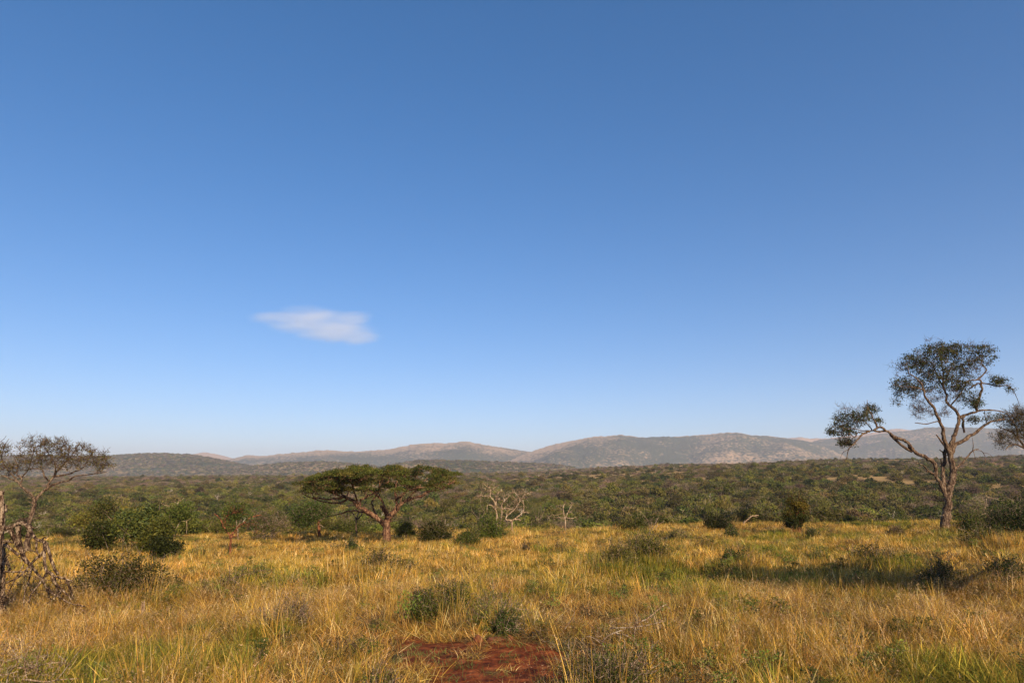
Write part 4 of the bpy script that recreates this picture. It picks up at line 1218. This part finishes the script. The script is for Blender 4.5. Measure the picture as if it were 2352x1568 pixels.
def shrub(name, label, u0, u1, v0, v1, pal, cat='shrub', n=6000, size=.06, lift=.30, twig=120, shape='dome', clumps=40, dy=0, asp=.45, stem='barkgrey', group=None, top_pal=None, depth=.8, sunk=0.0):
    uc = (u0 + u1) / 2
    b = place(uc, v1, lift); b = b + np.array([0, dy, 0])
    m = pxm(b[1])
    w = (u1 - u0) * m
    topz = at(uc, v0, b[1])[2]; h = max(.25, topz - b[2])
    root = thing(name, label, cat, b, group)
    acc = Acc(); st = Acc()
    a = rng.uniform(0, 2 * np.pi, clumps); r = np.sqrt(rng.random(clumps)) * .86
    nz_ = np.array([vnoise(math.cos(q) * 1.9 + uc, math.sin(q) * 1.9 + v0, 3) for q in a])
    lob = .45 + .75 * nz_
    if shape == 'dome':
        zt = np.sqrt(np.maximum(0, 1 - r ** 2)) * rng.uniform(.55, 1.0, clumps); z = np.maximum(.10, zt * rng.random(clumps) ** .4)
    elif shape == 'tree':
        z = rng.uniform(.28, .95, clumps); r = r * (1 - (np.abs(z - .55) / .55) ** 2 * .6)
    else:      # spreading low
        z = rng.uniform(.2, .95, clumps) * (1 - .4 * r)
    if shape != 'tree': z = z * (.28 + 1.0 * np.array([vnoise(math.cos(q) * 3.6 + uc + 9, math.sin(q) * 3.6 + v1, 4) for q in a]))
    n = int(n * (.5 if y_is_field(b) else .9))
    c = np.stack([np.cos(a) * r * w / 2 * lob, np.sin(a) * r * w / 2 * depth * lob, z * h * .93], 1)
    cr = rng.uniform(.10, .2, clumps) * min(w, h * 2.2)
    k = rng.integers(0, clumps, n)
    g = unit(rng.normal(size=(n, 3))) * rng.random((n, 1)) ** .45
    P = c[k] + g * cr[k][:, None] * np.array([1, 1, .7])
    P[:, 2] = np.maximum(P[:, 2], .04)
    cc = pick(pal, clumps, .25)
    if top_pal is not None:
        hi = z > .66; cc[hi] = pick(top_pal, int(hi.sum()), .2)
    C = cc[k] * .65 + pick(pal, n, .2) * .35
    leaves(acc, P, size, C, asp=asp, out=g, outw=.5)
    # loose sprays standing out of the outline
    for q in rng.integers(0, clumps, int(clumps * 1.6)):
        d = unit(rng.normal(size=3) * .8 + unit(c[q]) * .5 + np.array([0, 0, .9])) * rng.uniform(.18, .5) * h
        tt = rng.random(16)[:, None]
        pp = c[q] + d * tt + rng.normal(size=(16, 3)) * size * .6
        pp[:, 2] = np.maximum(pp[:, 2], .04)
        leaves(acc, pp, size, pick(pal, 16, .2), asp=asp)
        tube(st, [c[q], c[q] + d * .5, c[q] + d], [.006, .005, .003], 3, cap=False)
    if y_is_field(b): FIELD_SHRUBS.append((b[0], b[1], w, h))
    for q in range(clumps if shape != 'tree' else 12):
        bb = np.array([rng.normal() * .04 * w, rng.normal() * .04 * w, -.1])
        mid = bb * .4 + c[q] * .6 + rng.normal(size=3) * .06 * w
        rr = max(.006, .012 * h)
        tube(st, [bb, (bb + mid) / 2 + rng.normal(size=3) * .02 * w, mid, c[q]], [rr, rr * .8, rr * .6, rr * .3], 4, cap=False)
    k = rng.integers(0, clumps, twig)
    for q in k:
        p = c[q] + rng.normal(size=3) * cr[q] * .5
        d = unit(rng.normal(size=3) + unit(c[q]) + np.array([0, 0, .3])) * rng.uniform(.5, 1.4) * cr[q]
        if p[2] < .05: continue
        tube(st, [p, p + d * .5 + rng.normal(size=3) * .02, p + d], [.006, .005, .003], 3, cap=False)
    link('foliage', acc.mesh('foliage', [M['leaf']]), root)
    link('stems', st.mesh('stems', [M[stem]], True), root)
    return root


SH = [
 ('shrub', 'large green bush in the grass in front of the round leafy tree', 180, 392, 1250, 1352, G_DARK + G_MID + G_OLIVE + [(.10, .12, .03)], dict(n=15000, size=.07, clumps=70, twig=200)),
 ('shrub', 'low thin bush between the large left bush and the forked tree', 405, 480, 1248, 1284, G_MID + G_OLIVE, dict(n=2200, size=.07)),
 ('shrub', 'dark green bush left of the umbrella tree trunk', 757, 832, 1222, 1262, G_DARK, dict(n=5000, size=.075)),
 ('shrub', 'wide grassy bush below the umbrella tree', 790, 945, 1254, 1312, G_DARK + G_MID + G_OLIVE, dict(n=6500, size=.06, clumps=50)),
 ('shrub', 'low spreading green bush in the centre foreground', 915, 1085, 1332, 1398, G_DARK + G_MID + G_OLIVE, dict(depth=1.5, n=15000, size=.045, shape='low', clumps=50)),
 ('shrub', 'feathery flat-branched bush right of the centre foreground bush', 1055, 1210, 1340, 1402, G_DARK + G_MID + G_OLIVE, dict(depth=1.5, n=10000, size=.04, shape='low', clumps=40, twig=260)),
 ('shrub', 'small dark tuft of bush below the feathery bush', 1128, 1192, 1388, 1422, G_DARK, dict(n=3500, size=.04)),
 ('shrub', 'grey-green thorny bush in the rusty grass left of centre', 595, 725, 1356, 1424, G_BLUE + G_OLIVE + B_GREY, dict(n=5500, size=.035, twig=500, shape='low', clumps=50)),
 ('shrub', 'low dark bush behind the arching thorn spray', 470, 560, 1312, 1352, G_DARK + G_OLIVE, dict(n=3500, size=.05, shape='low')),
 ('shrub', 'large olive bush mound right of centre with bare stems above', 1338, 1475, 1238, 1302, G_DARK + G_MID + G_OLIVE, dict(n=13000, size=.06, clumps=60)),
 ('shrub', 'rounded bush crowning the mound right of centre', 1405, 1550, 1204, 1278, G_DARK + G_MID + G_OLIVE, dict(n=13000, size=.07, clumps=60, twig=300)),
 ('shrub', 'small dark bush between the mound and the round tree', 1592, 1652, 1226, 1250, G_DARK + G_OLIVE, dict(n=2600, size=.07)),
 ('shrub', 'dark domed bush in the grass left of the long shadow', 1640, 1740, 1240, 1292, G_DARK, dict(n=8000, size=.06)),
 ('shrub', 'tiny bush at the back of the field left of the round tree', 1660, 1702, 1205, 1228, G_DARK, dict(n=1600, size=.08)),
 ('shrub', 'thin brown-green scrub at the back of the field', 1522, 1588, 1206, 1228, G_OLIVE + B_BROWN, dict(n=1800, size=.08)),
 ('shrub', 'dark grassy bush in front of the round tree', 1850, 1905, 1246, 1284, G_DARK + G_OLIVE, dict(n=3500, size=.055)),
 ('shrub', 'broad dark bush at the top of the long shadow', 1925, 2080, 1240, 1286, G_DARK + G_OLIVE, dict(n=7000, size=.06, clumps=50)),
 ('shrub', 'dark layered bush in shade on the right', 2085, 2240, 1268, 1344, G_DARK, dict(n=14000, size=.045, shape='low', clumps=60)),
 ('shrub', 'blackish-green bush in shade at the right edge', 2225, 2420, 1248, 1344, G_DARK, dict(n=16000, size=.05, clumps=60)),
 ('shrub', 'leafy low shrub around the foot of the tall tree', 2125, 2225, 1185, 1240, G_MID + G_BLUE, dict(n=5500, size=.075, clumps=50, dy=-2.5)),
 ('shrub', 'green shrub right of the tall tree trunk', 2190, 2310, 1132, 1216, G_DARK + G_MID, dict(n=8000, size=.09, clumps=50)),
 ('shrub', 'very dark tall shrub at the right edge behind the white branches', 2262, 2430, 1106, 1226, G_DARK, dict(n=14000, size=.09, clumps=60)),
 ('shrub', 'bright leafy undergrowth below the white dead branches', 2215, 2370, 1205, 1250, G_MID + G_BLUE, dict(n=6000, size=.075, shape='low', clumps=40)),
 ('round_tree', 'round dark tree with yellow top and reddish stems in the field', 1793, 1872, 1138, 1222, G_DARK, dict(n=11000, size=.095, clumps=80, shape='tree', stem='barkred', top_pal=G_YEL, cat='tree')),
 ('shrub', 'small dark bush at the foot of the yellow-topped tree', 1845, 1880, 1198, 1232, G_DARK, dict(n=2600, size=.08)),
 ('shrub', 'tall dark green bush between umbrella tree and dead trees', 955, 1042, 1160, 1240, G_DARK + G_MID, dict(n=9000, size=.10, clumps=60)),
 ('shrub', 'dull green scrub left of the dark round bush', 1040, 1105, 1192, 1244, G_DARK + G_OLIVE, dict(n=5500, size=.09)),
 ('shrub', 'dark round bush under the dead trees', 1080, 1172, 1176, 1232, G_MID + G_DARK, dict(n=10000, size=.10, clumps=60)),
 ('upright_shrub', 'upright green tree-like shrub right of the tangled dead tree', 1198, 1262, 1138, 1205, G_MID + G_DARK, dict(n=8000, size=.11, clumps=60, shape='tree')),
 ('shrub', 'bush right behind the umbrella tree trunk', 905, 960, 1180, 1228, G_MID + G_DARK, dict(n=5000, size=.10)),
 ('shrub', 'spreading green bush beneath the left boughs of the umbrella tree', 745, 858, 1168, 1222, G_MID + G_DARK, dict(n=9000, size=.10, clumps=60)),
 ('shrub', 'dark low bush at the field edge right of the small white tree', 1420, 1500, 1180, 1212, G_DARK + G_OLIVE, dict(n=5000, size=.11)),
 ('shrub', 'low green bush at the field edge near the fallen log', 1600, 1700, 1172, 1206, G_DARK, dict(n=5500, size=.11)),
 ('near_thorn_bush', 'dark feathery thorn bush in the right foreground beside the bare soil', 1270, 1510, 1466, 1590, G_DARK + G_MID, dict(n=22000, size=.026, clumps=80, shape='low', twig=300, depth=1.0, lift=.1, cat='thorn bush')),
 ('near_thorn_bush', 'small feathery green thorn bush left of the bare soil at the bottom', 828, 925, 1515, 1590, G_MID + G_OLIVE, dict(n=8000, size=.022, clumps=40, shape='low', twig=160, lift=.1, cat='thorn bush')),
 ('shrub', 'small grey sprig on the open grass right of the dead trees', 1268, 1292, 1238, 1256, G_OLIVE + B_GREY, dict(n=900, size=.05)),
 ('shrub', 'tiny dark sprig on the open grass below the dark round bush', 1196, 1218, 1242, 1258, G_DARK + B_BROWN, dict(n=800, size=.05)),
 ('shrub', 'thin brown bush in the grass left of the tall tree', 2030, 2080, 1196, 1222, G_OLIVE + B_BROWN, dict(n=1500, size=.07)),
]
for nm, lb, u0, u1, v0, v1, pal, kw in SH:
    shrub(nm, lb, u0, u1, v0, v1, pal, **kw)

grass()

# ================================================================== loose dead wood and small things
A3 = ZC(3550, 1730, 3.919)
dead_wood('dead_branches', 'white forked dead branches in front of the very dark shrub', A3,
          [([(1880, 1530), (1800, 1400), (1790, 1290), (1815, 1190)], 9, 3), ([(1800, 1400), (1900, 1330), (2000, 1300)], 5, 2), ([(1815, 1280), (1980, 1285), (2060, 1340), (2075, 1410), (2180, 1470)], 7, 5), ([(2062, 1340), (2090, 1280), (2050, 1220), (1980, 1130)], 6, 2), ([(2075, 1410), (2000, 1410), (1990, 1460)], 5, 3), ([(1800, 1410), (1720, 1350)], 5, 2), ([(2090, 1290), (2130, 1230)], 5, 2)],
          foot=(1880, 1540), bark='barkpale', cat='dead branch', tw=(2, .2, .006), targets=[(2000, 1250, 120, 90, 14, None)])
dead_wood('dead_branches', 'thin pale dead branch standing among the shrubs right of the tall tree', A3,
          [([(1430, 1320), (1480, 1280), (1540, 1150), (1555, 970)], 7, 3), ([(1480, 1280), (1570, 1250), (1650, 1195)], 6, 3), ([(1555, 1010), (1690, 1030), (1760, 1060), (1860, 1050)], 4, 2)],
          foot=(1430, 1400), bark='barkpale', cat='dead branch')
dead_wood('dead_branches', 'pale fallen branch lying in the grass below the right shrubs', A3,
          [([(1400, 1620), (1360, 1520), (1320, 1505)], 5, 3), ([(1360, 1520), (1460, 1600), (1600, 1680), (1620, 1700)], 6, 3), ([(1100, 1485), (1200, 1535), (1290, 1580)], 6, 3)],
          foot=(1400, 1640), bark='barkpale', cat='dead branch')
Z8 = ZC(2500, 2000, 1.4737)
dead_wood('dead_branches', 'white thorny dead branch arching over the right foreground thorn bush', Z8,
          [([(60, 745), (130, 700), (180, 655), (240, 615), (265, 640)], 5, 2.5), ([(-90, 755), (60, 745), (150, 730), (240, 710)], 4, 2), ([(90, 720), (62, 660), (55, 630)], 3, 2), ([(-120, 920), (-130, 830), (-60, 780), (0, 760)], 5, 3), ([(-120, 860), (-210, 800), (-260, 830)], 4, 2), ([(-60, 780), (20, 800), (80, 860)], 4, 2)],
          foot=(20, 800), bark='barkpale', cat='dead branch', tw=(3, .07, .003), gr=.015, grow_r=.003, targets=[(60, 720, 180, 60, 50, 80), (-100, 800, 100, 70, 24, 60)])
Zb = ZC(0, 2131, 2.138)
dead_wood('twig_tangle', 'tangle of bleached thorny twigs in the bottom left corner', Zb,
          [([(60, 1240), (150, 1100), (100, 980), (60, 940)], 7, 3), ([(200, 1250), (440, 1270), (540, 1190), (620, 1080), (700, 980)], 8, 3), ([(330, 1200), (320, 1080), (360, 900)], 7, 3), ([(140, 1150), (260, 1150), (420, 1110), (560, 1110)], 6, 3), ([(230, 1240), (210, 1100), (240, 1000)], 6, 3), ([(-20, 1220), (160, 1180)], 6, 3), ([(440, 1260), (560, 1250), (680, 1240)], 6, 3)],
          foot=(200, 1230), bark='barkpale', cat='twigs', tw=(3, .08, .0035), gr=.016, grow_r=.0035, targets=[(260, 1130, 330, 110, 90, 160), (120, 1000, 160, 100, 26, 90)])
dead_wood('thorn_spray', 'arching green thorn spray with white thorns above the grass at left', Z4,
          [([(1380, 1040), (1450, 990), (1560, 945), (1660, 915), (1780, 895), (1870, 880)], 5, 2), ([(1450, 980), (1455, 900), (1455, 850)], 5, 2), ([(1460, 980), (1530, 1010), (1560, 1060)], 4, 2)],
          foot=(1380, 1060), bark='barkgrey', cat='thorn branch', tw=(3, .10, .005), gr=.012, grow_r=.004, targets=[(1700, 905, 170, 25, 26, 20), (1500, 950, 60, 50, 14, None)], leafp=(G_DARK + G_MID, 14, .05, .06))
dead_wood('dead_branches', 'thin grey dead twigs sticking up behind the mound bush', ZC(2200, 1900, 1.96),
          [([(780, 420), (770, 360), (740, 320)], 3, 1.5), ([(800, 420), (830, 370), (850, 330)], 3, 1.5), ([(820, 420), (860, 380), (895, 360)], 2.5, 1.5), ([(790, 410), (800, 350), (815, 325)], 2.5, 1)],
          foot=(800, 425), bark='barkgrey', cat='dead branch', tw=(2, .2, .006), targets=[(800, 360, 70, 40, 26, None)])
dead_wood('fallen_log', 'short pale fallen log with upright broken limb at the field edge', ZC(2200, 1900, 1.96),
          [([(1525, 365), (1545, 350), (1570, 325), (1600, 318), (1635, 312)], 7, 4), ([(1600, 318), (1625, 330)], 4, 2)],
          foot=(1535, 365), bark='barkpale', cat='log')
dead_wood('dead_branches', 'grey tangled dead branches lying right of the fallen log', ZC(2200, 1900, 1.96),
          [([(1680, 360), (1700, 330), (1730, 320)], 4, 2), ([(1670, 355), (1660, 330), (1650, 310)], 3, 2), ([(1690, 355), (1730, 345), (1750, 335)], 3, 2)],
          foot=(1680, 360), bark='barkpale', cat='dead branch', tw=(2, .25, .01), targets=[(1690, 335, 50, 22, 20, None)])


def stump():
    b = place(562, 1416 - 2, .12)
    Zs = ZC(0, 2131, 2.138)
    b = place(*Zs.p(1215, 700), .12)
    root = thing('broken_stump', 'splintered pale stump standing in the foreground grass at the left', 'stump', b)
    m = pxm(b[1]); h = 95 * Zs.s * m + .15
    acc = Acc()
    for k in range(9):
        a = k / 9 * 6.28; r = .035
        x, y = math.cos(a) * r, math.sin(a) * r
        hh = h * rng.uniform(.55, 1.0) if k not in (2, 5) else h
        tube(acc, [(x, y, -.2), (x * .9, y, hh * .5), (x * .8 + rng.normal() * .006, y * .8, hh * .85), (x * .7 + rng.normal() * .008, y * .7, hh)], [.028, .025, .019, .006], 5, rough=.3)
    link('splinters', acc.mesh('splinters', [M['barkpale']], True), root)
    acc = Acc()
    tube(acc, [(-.02, 0, -.3), (-.04, 0, .02), (-.03, 0, .10)], [.10, .085, .03], 8, rough=.4)
    tube(acc, [(-.05, 0, .0), (-.14, -.05, .05), (-.2, -.1, .02)], [.05, .035, .015], 6, rough=.3)
    link('rotten_foot', acc.mesh('rotten_foot', [M['barkred']], True), root)


stump()


def clods():
    m, nt, N, L = new_mat('red_clod')
    out = N('ShaderNodeOutputMaterial'); p = N('ShaderNodeBsdfPrincipled'); p.inputs['Roughness'].default_value = 1
    n = N('ShaderNodeTexNoise'); n.inputs['Scale'].default_value = 18; n.inputs['Detail'].default_value = 6
    r = N('ShaderNodeValToRGB'); r.color_ramp.elements[0].color = (.09, .02, .008, 1); r.color_ramp.elements[1].color = (.30, .085, .03, 1)
    r.color_ramp.elements[0].position = .3; r.color_ramp.elements[1].position = .7
    L(n.outputs[0], r.inputs[0]); L(r.outputs[0], p.inputs['Base Color'])
    b_ = N('ShaderNodeBump'); b_.inputs['Distance'].default_value = .02; L(n.outputs[0], b_.inputs['Height']); L(b_.outputs[0], p.inputs['Normal'])
    L(p.outputs[0], out.inputs[0])

    def lump(name, label, cat, u, v, w, h, group=None, sd=0):
        b = place(u, v)
        nu, nv = 28, 16
        th = np.linspace(0, 2 * np.pi, nu, endpoint=False); ph = np.linspace(.05, np.pi * .62, nv)
        P, T = np.meshgrid(ph, th, indexing='ij')
        rr = 1 + (fbm(np.cos(T) * np.sin(P) * 3 + sd, np.sin(T) * np.sin(P) * 3 + np.cos(P) * 2, sd, 4) - .5) * .9
        V = np.stack([np.cos(T) * np.sin(P) * rr * w / 2, np.sin(T) * np.sin(P) * rr * w / 2, np.cos(P) * rr * h + 0], -1).reshape(-1, 3)
        i = np.arange(nv - 1)[:, None] * nu; j = np.arange(nu)[None, :]; j2 = (j + 1) % nu
        Q = np.stack([i + j, i + nu + j, i + nu + j2, i + j2], -1).reshape(-1, 4)
        T3 = np.stack([np.full(nu, nv * nu), np.arange(nu), (np.arange(nu) + 1) % nu], -1)
        V = np.concatenate([V, [[0, 0, h]]])
        o = link(name, mesh_from(name, V, [Q, T3], [m], smooth=True), None, tuple(b))
        tag(o, label, cat, group)
    g = 'red soil clods around the bare patch'
    lump('soil_clod', 'red soil clod at the back left of the bare patch', 'clod', 1098, 1474, .17, .10, g, 3)
    lump('soil_clod', 'low crumbled heap of red soil at the back middle of the bare patch', 'clod', 1140, 1472, .36, .07, g, 8)
    lump('soil_clod', 'small red soil clod at the back right of the bare patch', 'clod', 1172, 1470, .12, .09, g, 12)
    lump('soil_clod', 'red soil mound cut by the bottom edge right of the bare patch', 'clod', 1435, 1570, .55, .07, g, 15)
    lump('soil_clod', 'pale straw-flecked soil lump in the front of the bare patch', 'clod', 1060, 1522, .14, .05, g, 18)
    lump('termite_mound', 'low orange termite mound on the bare earth at the back of the field', 'mound', 1938, 1194, 1.3, .32, None, 23)


clods()

# tall tree out of frame to the right of the camera: throws the long shade over the grass
def shade_tree():
    sx = math.sin(math.radians(SUN_AZ)); sy = math.cos(math.radians(SUN_AZ)); k = 1 / math.tan(math.radians(SUN_EL))
    g = place(1880, 1318, .3)
    hz = 6.4
    c = np.array([g[0] + sx * k * hz, g[1] + sy * k * hz, g[2] + hz])
    b = np.array([c[0] + .3, c[1], float(H(c[0], c[1]))])
    root = thing('shade_tree', 'leafy tree standing out of frame beyond the right edge and shading the grass', 'tree', b)
    a1 = Acc()
    tube(a1, [(0, 0, -.2), (.05, 0, 2), (.1, .1, 4), (.3, 0, 6.3)], [.26, .22, .17, .08], 9, rough=.2)
    cr = Acc(); n = 44
    cl = np.array([0, 0, 6.6]) + np.array([.35, 0, 0]) + unit(rng.normal(size=(n, 3))) * rng.random((n, 1)) ** .5 * np.array([3.6, 2.3, 1.1])
    for c_ in cl:
        tube(a1, [(-.3, .05, 4.4), (c_ + np.array([-.3, .05, 4.4])) / 2 + rng.normal(size=3) * .2, c_], [.07, .045, .012], 5)
        q = c_ + rng.normal(size=(330, 3)) * np.array([.42, .36, .2])
        leaves(cr, q, .13, pick(G_DARK + G_MID, 330), asp=.5)
    link('trunk', a1.mesh('trunk', [M['bark']], True), root)
    link('crown', cr.mesh('crown', [M['leaf']]), root)


shade_tree()

# ================================================================== haze and cloud
def haze():
    x, y0, y1, z0, z1 = 13500, -13500, 13500, -33, 500
    V = [(-x, y0, z0), (x, y0, z0), (x, y1, z0), (-x, y1, z0), (-x, y0, z1), (x, y0, z1), (x, y1, z1), (-x, y1, z1)]
    Fq = [(0, 3, 2, 1), (4, 5, 6, 7), (0, 1, 5, 4), (1, 2, 6, 5), (2, 3, 7, 6), (3, 0, 4, 7)]
    m, nt, N, L = new_mat('haze')
    out = N('ShaderNodeOutputMaterial'); v = N('ShaderNodeVolumePrincipled')
    v.inputs['Color'].default_value = (.74, .78, .90, 1); v.inputs['Density'].default_value = HAZE
    v.inputs['Anisotropy'].default_value = .0
    L(v.outputs[0], out.inputs['Volume'])
    o = link('haze', mesh_from('haze', V, np.array(Fq), [m]))
    tag(o, 'pale haze in the air over the valley and hills', None, None, 'stuff')


HAZE = 1.15e-4
haze()


def cloud():
    D = 9000.0
    c = at(727, 750, D); m = pxm(D)
    W, Hh, T = 420 * m, 170 * m, 560.0
    V = [(sx * W / 2, sy * T / 2, sz * Hh / 2) for sz in (-1, 1) for sy in (-1, 1) for sx in (-1, 1)]
    Fq = [(0, 2, 3, 1), (4, 5, 7, 6), (0, 1, 5, 4), (1, 3, 7, 5), (3, 2, 6, 7), (2, 0, 4, 6)]
    mt, nt, N, L = new_mat('cloud')
    out = N('ShaderNodeOutputMaterial'); pv = N('ShaderNodeVolumePrincipled')
    tc = N('ShaderNodeTexCoord')
    nz = N('ShaderNodeTexNoise'); nz.inputs['Scale'].default_value = .006; nz.inputs['Detail'].default_value = 3
    mp = N('ShaderNodeMapping'); mp.inputs['Scale'].default_value = (.35, .5, 1.3)
    L(tc.outputs['Object'], mp.inputs[0]); L(mp.outputs[0], nz.inputs['Vector'])
    sb = N('ShaderNodeVectorMath'); sb.operation = 'SUBTRACT'; sb.inputs[1].default_value = (.5, .5, .5)
    ml = N('ShaderNodeVectorMath'); ml.operation = 'MULTIPLY'; ml.inputs[1].default_value = (320, 300, 130)
    L(nz.outputs['Color'], sb.inputs[0]); L(sb.outputs[0], ml.inputs[0])
    ad = N('ShaderNodeVectorMath'); ad.operation = 'ADD'; L(tc.outputs['Object'], ad.inputs[0]); L(ml.outputs[0], ad.inputs[1])
    prev = None
    for (u, v, hu, hv, hd) in [(708, 735, 125, 38, 230), (640, 727, 88, 20, 160), (770, 755, 112, 42, 230), (826, 773, 66, 27, 190), (800, 733, 66, 24, 170)]:
        s1 = N('ShaderNodeVectorMath'); s1.operation = 'SUBTRACT'; s1.inputs[1].default_value = ((u - 727) * m, 0, (750 - v) * m)
        d1 = N('ShaderNodeVectorMath'); d1.operation = 'DIVIDE'; d1.inputs[1].default_value = (hu * m, hd, hv * m)
        le = N('ShaderNodeVectorMath'); le.operation = 'LENGTH'
        mr = N('ShaderNodeMapRange'); mr.interpolation_type = 'SMOOTHSTEP'; mr.inputs[1].default_value = 1.0; mr.inputs[2].default_value = .35; mr.inputs[3].default_value = 0; mr.inputs[4].default_value = 1
        L(ad.outputs[0], s1.inputs[0]); L(s1.outputs[0], d1.inputs[0]); L(d1.outputs[0], le.inputs[0]); L(le.outputs['Value'], mr.inputs[0])
        if prev is None: prev = mr.outputs[0]
        else:
            mx = N('ShaderNodeMath'); mx.operation = 'MAXIMUM'; L(prev, mx.inputs[0]); L(mr.outputs[0], mx.inputs[1]); prev = mx.outputs[0]
    de = N('ShaderNodeMath'); de.operation = 'MULTIPLY'; de.inputs[1].default_value = .0023
    L(prev, de.inputs[0]); L(de.outputs[0], pv.inputs['Density'])
    pv.inputs['Color'].default_value = (1, .99, .985, 1); pv.inputs['Anisotropy'].default_value = 0
    L(pv.outputs[0], out.inputs['Volume'])
    o = link('cloud', mesh_from('cloud', V, np.array(Fq), [mt]), None, tuple(c))
    tag(o, 'single thin white wispy cloud low in the blue sky left of centre', 'cloud', None, 'thing')


cloud()

# ================================================================== light, sky, camera
w = bpy.data.worlds.new('World'); scene.world = w; w.use_nodes = True
nt = w.node_tree; bg = nt.nodes['Background']
sky = nt.nodes.new('ShaderNodeTexSky'); sky.sky_type = 'NISHITA'; sky.sun_disc = False
sky.sun_elevation = math.radians(SUN_EL); sky.sun_rotation = math.radians(SUN_AZ)
sky.air_density = .7; sky.dust_density = .5; sky.ozone_density = 1.6; sky.altitude = 200
hsv = nt.nodes.new('ShaderNodeHueSaturation'); hsv.inputs['Saturation'].default_value = 1.38; hsv.inputs['Hue'].default_value = .504
nt.links.new(sky.outputs[0], hsv.inputs['Color']); wb = nt.nodes.new('ShaderNodeMix'); wb.data_type = 'RGBA'; wb.blend_type = 'MULTIPLY'; wb.inputs[0].default_value = 1; wb.inputs[7].default_value = (.99, 1.03, 1.12, 1)
gm = nt.nodes.new('ShaderNodeGamma'); gm.inputs[1].default_value = .82
nt.links.new(hsv.outputs[0], wb.inputs[6]); nt.links.new(wb.outputs[2], gm.inputs[0]); nt.links.new(gm.outputs[0], bg.inputs[0]); bg.inputs[1].default_value = .140
sd = bpy.data.lights.new('sun', 'SUN'); sd.energy = 5.0; sd.angle = math.radians(.53); sd.color = (1, .84, .62)
so = bpy.data.objects.new('sun', sd); COL.objects.link(so)
from mathutils import Vector
az, el = math.radians(SUN_AZ), math.radians(SUN_EL)
dv = Vector((math.sin(az) * math.cos(el), math.cos(az) * math.cos(el), math.sin(el)))
so.rotation_euler = dv.to_track_quat('Z', 'Y').to_euler(); so.location = (20, -30, 60)

cd = bpy.data.cameras.new('camera'); cd.lens = 24.0; cd.sensor_width = 36.0; cd.clip_start = .1; cd.clip_end = 40000
co = bpy.data.objects.new('camera', cd); COL.objects.link(co); co.location = tuple(CAM)
co.rotation_euler = (math.radians(90) + PITCH, 0, 0)
scene.camera = co
scene.view_settings.view_transform = 'Standard'; scene.view_settings.look = 'None'
scene.view_settings.exposure = .45; scene.view_settings.gamma = 1
scene.cycles.max_bounces = 6; scene.cycles.diffuse_bounces = 3; scene.cycles.transmission_bounces = 3
scene.cycles.volume_bounces = 3; scene.cycles.transparent_max_bounces = 8
scene.cycles.volume_max_steps = 64
scene.render.filter_size = 1.05
scene.cycles.use_adaptive_sampling = True; scene.cycles.adaptive_threshold = .01; scene.cycles.denoising_prefilter = "ACCURATE"; scene.cycles.denoising_input_passes = "RGB_ALBEDO_NORMAL"
scene.cycles.use_denoising = True
